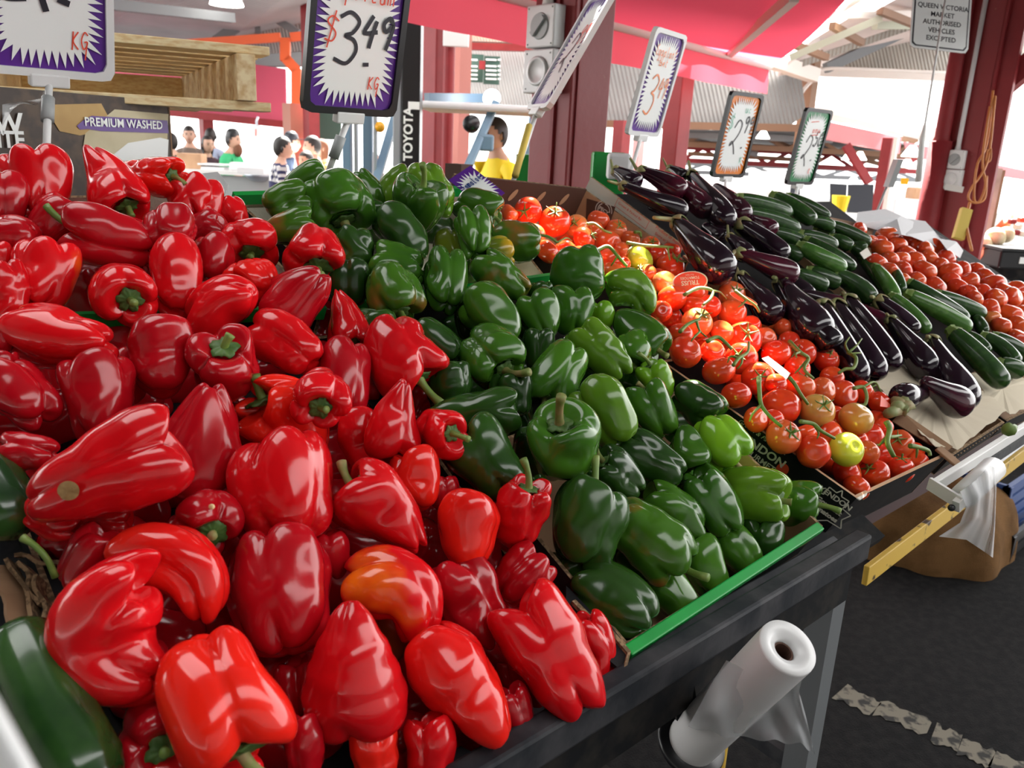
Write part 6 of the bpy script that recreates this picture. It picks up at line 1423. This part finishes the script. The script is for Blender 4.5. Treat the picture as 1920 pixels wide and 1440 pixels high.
for k, (x, y, d, w_) in enumerate([(1326, 243, 12, .10), (1430, 260, 12.5, .10), (1590, 300, 11.5, .085), (1611, 300, 11, .09), (1700, 314, 11, .09), (1708, 294, 10, .11), (1743, 330, 12, .06), (1600, 340, 16, .09)]):
    top('pendant_lamp', 'small white bell lamp, ' + ['left of the orange sign', 'between the orange and green signs', 'right of the green sign', 'beside the one right of the green sign', 'left of the downpipe', 'upper one left of the downpipe', 'lowest one left of the downpipe', 'above the dark stall cloth'][k] + ', in the far hall', 'lamp', lathe([(w_*.3, w_*1.2), (w_*.5, w_*.9), (w_, w_*.1), (w_, 0), (0, .02)], 20, at(x, y, d)), K['lampglow'], 'lamps of the far hall', smooth=True)
# right roof: lining, skylights, ribs, gable
struct('ceiling_right', pq([(1458, 140), (1535, 60), (1640, -40), (1960, -60), (1960, 40), (1780, 60), (1660, 70), (1545, 128)], [9, 8.5, 7, 7, 10, 11, 11.5, 12]), K['roofwhite'], solid=.03)
for k, (pts, d) in enumerate([([(1490, 76), (1560, 33), (1592, 33), (1520, 76)], 7.9), ([(1588, 20), (1622, -2), (1680, -2), (1640, 20)], 7.3)]):
    top('skylight', ['lower', 'upper'][k] + ' bright skylight panel in the hall roof near the awning edge', 'skylight', pq(pts, d), mat('lit_skylight_%d' % k, (1, 1, 1), .4, emis=2.2), solid=.02)
for (x0, y0, x1, y1, d0, d1, w_, m) in [(1482, 108, 1652, 34, 7.6, 7.4, .06, 'greenbeam'), (1545, 28, 1830, 26, 7.2, 8.5, .06, 'cream'), (1640, 48, 1920, 46, 8, 9, .07, 'greenbeam'), (1500, 120, 1740, 38, 9, 9, .07, 'corrbeige'), (1548, 128, 1740, 40, 10.5, 10.5, .12, 'greysteel'), (1480, 80, 1550, 108, 7.8, 8.2, .06, 'timberbrown'), (1560, 48, 1616, 80, 7.5, 8.0, .06, 'timberbrown'), (1650, 20, 1720, 48, 7.3, 7.8, .06, 'timberbrown')]:
    struct('beam', beam(at(x0, y0, d0), at(x1, y1, d1), w_, w_), K[m])
wall('wall_right', [(1530, 135), (1600, 95), (1700, 62), (1830, 58), (1960, 60), (1960, 150), (1830, 144), (1540, 140)], 11, K['corrbeige'])
struct('beam', beam(at(1535, 134, 10.8), at(1960, 150, 10.8), .10, .12), K['cream'])
struct('beam', beam(at(1440, 112, 8.8), at(1528, 142, 9.2), .14, .14), K['cream']); struct('column', post(1514, 190, 10.0, .14, 1.7, 2.9), K['timberbrown']); top('cable_tray', 'short orange cable tray end below the awning corner', 'cable tray', beam(at(1493, 145, 9.8), at(1494, 178, 9.8), .07, .04, FW), K['orangetray'])
top('conduit', 'curved white conduit under the gable eave', 'conduit', tube(curve([at(1498, 190, 9.6), at(1506, 170, 9.6), at(1524, 150, 9.6), at(1545, 130, 9.6), at(1620, 130, 9.7), at(1780, 137, 10)], 24), .02, 8), K['cream'], smooth=True)
# pale pink awnings across the street
for k, (nm, pts, d) in enumerate([('long faded pink awning across the street beneath the white opening', [(1540, 226), (1690, 258), (1686, 288), (1548, 262)], 11), ('faded pink awning left of the downpipe', [(1694, 266), (1760, 280), (1760, 304), (1702, 292)], 10.5), ('faded pink awning at the far right edge', [(1842, 304), (1930, 322), (1930, 338), (1846, 326)], 9)]):
    top('street_awning', nm, 'awning', pq(pts, d), K['pinkfab'], 'pink awnings across the street', solid=.02)
struct('beam', beam(at(1530, 200, 12), at(1770, 252, 12), .12, .12), K['roofwhite']); struct('beam', beam(at(1540, 216, 11.6), at(1770, 266, 11.6), .08, .08), K['cream'])
struct('column', post(1655, 340, 10.8, .13, 0, 1.9), K['redpaint']); struct('column', post(1668, 340, 10.5, .05, 0, 1.9), K['cream']); struct('beam', beam(at(1586, 272, 10.5), at(1630, 344, 10.5), .10, .06, FW), K['redpaint'])
for k, (lab, pts, d) in enumerate([('dark tarpaulin curtain of the far stall, widest one', [(1590, 346), (1638, 346), (1634, 400), (1588, 398)], 8), ('clear plastic curtain beside the green price sign', [(1500, 338), (1542, 340), (1534, 396), (1500, 392)], 8), ('black stall side cloth left of the wide tarpaulin', [(1556, 344), (1588, 346), (1584, 402), (1556, 398)], 8.6), ('black stall cloth between orange and green signs', [(1444, 330), (1500, 336), (1500, 372), (1450, 352)], 9)]):
    top('stall_curtain', lab, 'curtain', pq(pts, d), K['film'] if k == 1 else K['tarp'], 'cloths of the far stalls', solid=.02)
top('far_table', 'white covered market table beyond the zucchini', 'table', bx(np.array([at(1620, 410, 8)[0], at(1620, 410, 8)[1], .45]), cx*2.6, cy*.7, Z*.9), K['white']); top('flower_bucket', 'yellow bucket on the far stall', 'bucket', lathe([(0, 0), (.06, 0), (.08, .14), (0, .14)], 16, at(1573, 396, 7.6)), K['hivis']); top('yellow_card', 'yellow price card by the hanging rod', 'card', bx(at(1696, 340, 5.5), cx*.05, cy*.004, Z*.04), K['hivis'])
top('price_card', 'plain grey price card on a stick tilted edge-on near the tomatoes', 'price card', cat(bx(at(1675, 325, 3.4), nrm(at(1685, 298, 3.4)-at(1666, 350, 3.4))*.12, cx*.022, cy*.05), tube([at(1662, 352, 3.4), at(1645, 395, 3.35)], .005, 8)), K['greyplastic'])
top('grey_board', 'grey weathered board leaning behind the right column', 'board', bx(at(1842, 370, 5.2)*np.array([1, 1, .5])+Z*.09, cx*.12, cy*.12, Z*(at(1842, 370, 5.2)[2]+.18)), mat('weathered_board', (.42, .38, .35), .8, col2=(.30, .27, .24), nscale=8)); top('cardboard_post', 'dark plank beside the grey weathered board', 'board', bx(at(1864, 370, 5.3)*np.array([1, 1, .5])+Z*.085, cx*.05, cy*.05, Z*(at(1864, 370, 5.3)[2]+.17)), K['timberbrown'])
MC = thing('produce_crate', 'black plastic crate beside the melons at the right edge', 'crate', at(1900, 490, 4.6)); mp = at(1900, 484, 4.6)
part(MC, 'crate_side', bx(mp, cx*.26, cy*.2, Z*.10), K['blackplastic'], bevel=.01); part(MC, 'crate_lip', bx(mp+Z*.055-cy*.01, cx*.28, cy*.22, Z*.015), K['blackplastic']); part(MC, 'label_plate', bx(mp-cy*.102, cx*.05, cy*.004, Z*.035), K['signwhite'])
sp_ = at(1880, 520, 4.7); top('far_display_table', 'dark market table carrying the melons and the crate', 'table', bx(np.array([sp_[0]+.75, sp_[1]-.1, (mp[2]-.06)/2]), cx*1.4, cy*.8, Z*(mp[2]-.06)), K['blacksteel'])
for k, (x, y, s, lab) in enumerate([(1842, 458, .052, 'netted melon nearest the right column'), (1866, 445, .056, 'ribbed yellow melon behind the others'), (1846, 474, .045, 'small pale melon beside the black crate'), (1886, 440, .045, 'cut melon half facing the aisle')]):
    top('melon', lab, 'melon', sph(at(x, y, 4.7), s, 20), K['melon'], 'melons on the far table', smooth=True)
top('traffic_cone', 'orange-red leaning cone with a white tip behind the melons', 'cone', tube([at(1868, 445, 5.0), at(1895, 405, 5.0)], [.05, .02], 16), K['redhat'], smooth=True)
for k, (x, y) in enumerate([(1898, 415), (1908, 425), (1916, 412), (1904, 436), (1916, 438)]):
    top('packed_fruit', ['topmost', 'middle', 'rightmost', 'lower', 'lowest'][k] + ' red fruit pack on the far right table', 'fruit pack', bx(at(x, y, 4.9), cx*.04, cy*.04, Z*.03), [K['redpaint'], K['cardwhite'], K['redink']][k % 3], 'fruit packs at the right edge', bevel=.008)
for k, (x, y, w_, h_, m) in enumerate([(1460, 345, .2, .25, 'white'), (1530, 392, .12, .10, 'hivis'), (1560, 408, .2, .1, 'purple'), (1690, 400, .25, .3, 'white'), (1720, 380, .2, .3, 'cardorange'), (1400, 355, .3, .12, 'white'), (1425, 340, .2, .2, 'stall')]):
    P = at(x, y, 8.4); top('market_goods', 'pale goods carton in the far stalls, ' + ['below the black stall cloth', 'yellow one under the clear curtain', 'purple one by the table', 'tall white one by the downpipe', 'tan one behind the hanging rod', 'white one behind the zucchini', 'white one below the hall lamp'][k], 'carton', bx(P, cx*w_, cy*.2, Z*h_), K[m], 'goods in the far stalls', bevel=.02)
# ------------------------------------------------------------------ unseen light shaping: slotted ceiling, walls, added sun blocker with holes
CV = mat('sun_blocker_grey', (.16, .15, .15), .9)
struct('ceiling_light_slots', cat(abox(-7, 8.5, -7, -2.9, 4.3, 4.35), abox(-7, 8.5, -1.5, 1.2, 4.3, 4.35), abox(-7, 8.5, 3.2, 4.4, 4.3, 4.35), abox(-7, 8.5, 4.9, 7.5, 4.3, 4.35), abox(-7, -1.2, -7, 7.5, 4.3, 4.36)), K['greysteel'])  # unseen hall ceiling put in to dim the stall, open strips placed for light
struct('wall_bounce', abox(-7, 6, -7, -6.9, 0, 4.3), K['stall']); struct('wall_block', abox(-7, -6.9, -7, 7, 0, 4.3), K['corrbeige'])  # unseen walls added to block light from behind; the white one bounces fill
GAPS = [(995, 385, 26), (1040, 400, 34), (1098, 434, 26), (1090, 420, 20), (1195, 478, 22), (1215, 492, 16), (1180, 520, 22), (1150, 535, 16), (1235, 530, 26), (1262, 548, 22), (1310, 600, 26), (1385, 625, 34), (1400, 655, 28), (1345, 640, 14), (1440, 690, 16), (1455, 705, 16), (1130, 500, 14), (1134, 540, 14), (1305, 738, 20), (1380, 800, 26), (1388, 825, 18), (1602, 838, 14), (1236, 606, 14)]  # image discs where sun should land; the blocker is left open there
def open_(X, Y):
    P = np.array([X, Y, H_]); s_ = -SUNDIR; t = (NV@P0+.05-NV@P)/(NV@s_); x, y, z = px(P+s_*t)
    return any((x-a)**2+(y-b)**2 < r*r*.9 for a, b, r in GAPS)
s0 = shade(1400, 650); s1 = shade(1000, 390); s2 = shade(1616, 940); s3 = shade(1300, 745)
fx0, fx1 = min(p[0] for p in (s0, s1, s2, s3))-.15, max(p[0] for p in (s0, s1, s2, s3))+.2; fy0, fy1 = min(p[1] for p in (s0, s1, s2, s3))-.1, max(p[1] for p in (s0, s1, s2, s3))+.15
ng = 120; gV = []; gF = []
for j in range(ng+1):
    for i in range(ng+1): gV.append((fx0+(fx1-fx0)*i/ng, fy0+(fy1-fy0)*j/ng, H_))
for j in range(ng):
    for i in range(ng):
        if not open_(fx0+(fx1-fx0)*(i+.5)/ng, fy0+(fy1-fy0)*(j+.5)/ng): gF.append((j*(ng+1)+i, j*(ng+1)+i+1, (j+1)*(ng+1)+i+1, (j+1)*(ng+1)+i))
xa, xb, ya, yb = .6, 5.2, .6, 3.0
Q = lambda x0, x1, y0, y1: (np.array([(x0, y0, H_), (x1, y0, H_), (x1, y1, H_), (x0, y1, H_)]), [(0, 1, 2, 3)])
struct('roof', cat((np.array(gV), gF), Q(xa, fx0, ya, yb), Q(fx1, xb, ya, yb), Q(fx0, fx1, ya, fy0), Q(fx0, fx1, fy1, yb)), CV)  # unseen sheet added to block the sun everywhere but at the holes
# ------------------------------------------------------------------ labels for the heap pieces
LM = {}
for r_ in REG:
    if r_['short']: LM.setdefault(r_['noun'], []).append(r_)
SECT = ['right of', 'to the upper right of', 'above', 'to the upper left of', 'left of', 'to the lower left of', 'below', 'to the lower right of']
ORD = ['just', 'second', 'third', 'fourth', 'fifth', 'sixth']
used = set()
for r_ in REG:
    if r_['look'] == '' and r_['short'] == '': continue
    if r_['short']:
        s = r_['short']; s = s[4:] if s.startswith('the ') else s
        noun_ = r_['noun']; s = s.replace('pepper', noun_, 1) if 'pepper' in s and noun_.endswith('pepper') else (s.replace('tomato', noun_, 1) if noun_.endswith('tomato') and noun_ not in s and 'tomato' in s else s)
        r_['o']['label'] = s; used.add(s)
for r_ in REG:
    if r_['look'] == '' and r_['short'] == '' or r_['short']: continue
    best = None
    for q in LM[r_['noun']]:
        dx, dy = r_['x']-q['x'], q['y']-r_['y']; dist = math.hypot(dx, dy); sct = int(((math.degrees(math.atan2(dy, dx))+22.5) % 360)//45)
        rank = 0
        for z in REG:
            if z['noun'] != r_['noun'] or z is r_ or z is q: continue
            ex_, ey_ = z['x']-q['x'], q['y']-z['y']
            if int(((math.degrees(math.atan2(ey_, ex_))+22.5) % 360)//45) == sct and math.hypot(ex_, ey_) < dist: rank += 1
        if rank > 5: continue
        key = dist*(1+.5*rank); nm = q['look'] if q['look'] else q['short']
        lab = '%s %s, %s %s the %s one' % (r_['look'].split(',')[0], r_['noun'].replace('red bell ', '').replace('green bell ', ''), ORD[rank], SECT[sct], nm)
        ex = r_['look'].split(',')[1].strip() if ',' in r_['look'] else ''
        if ex and len((lab+' '+ex).split()) <= 15: lab = ex.replace('stem facing out', 'stem-out').replace('stem showing', 'stemmed').replace('calyx showing', 'calyx-topped')+' '+lab
        if (best is None or key < best[0]) and lab not in used: best = (key, lab)
    r_['o']['label'] = best[1] if best else r_['look']; used.add(r_['o']['label'])
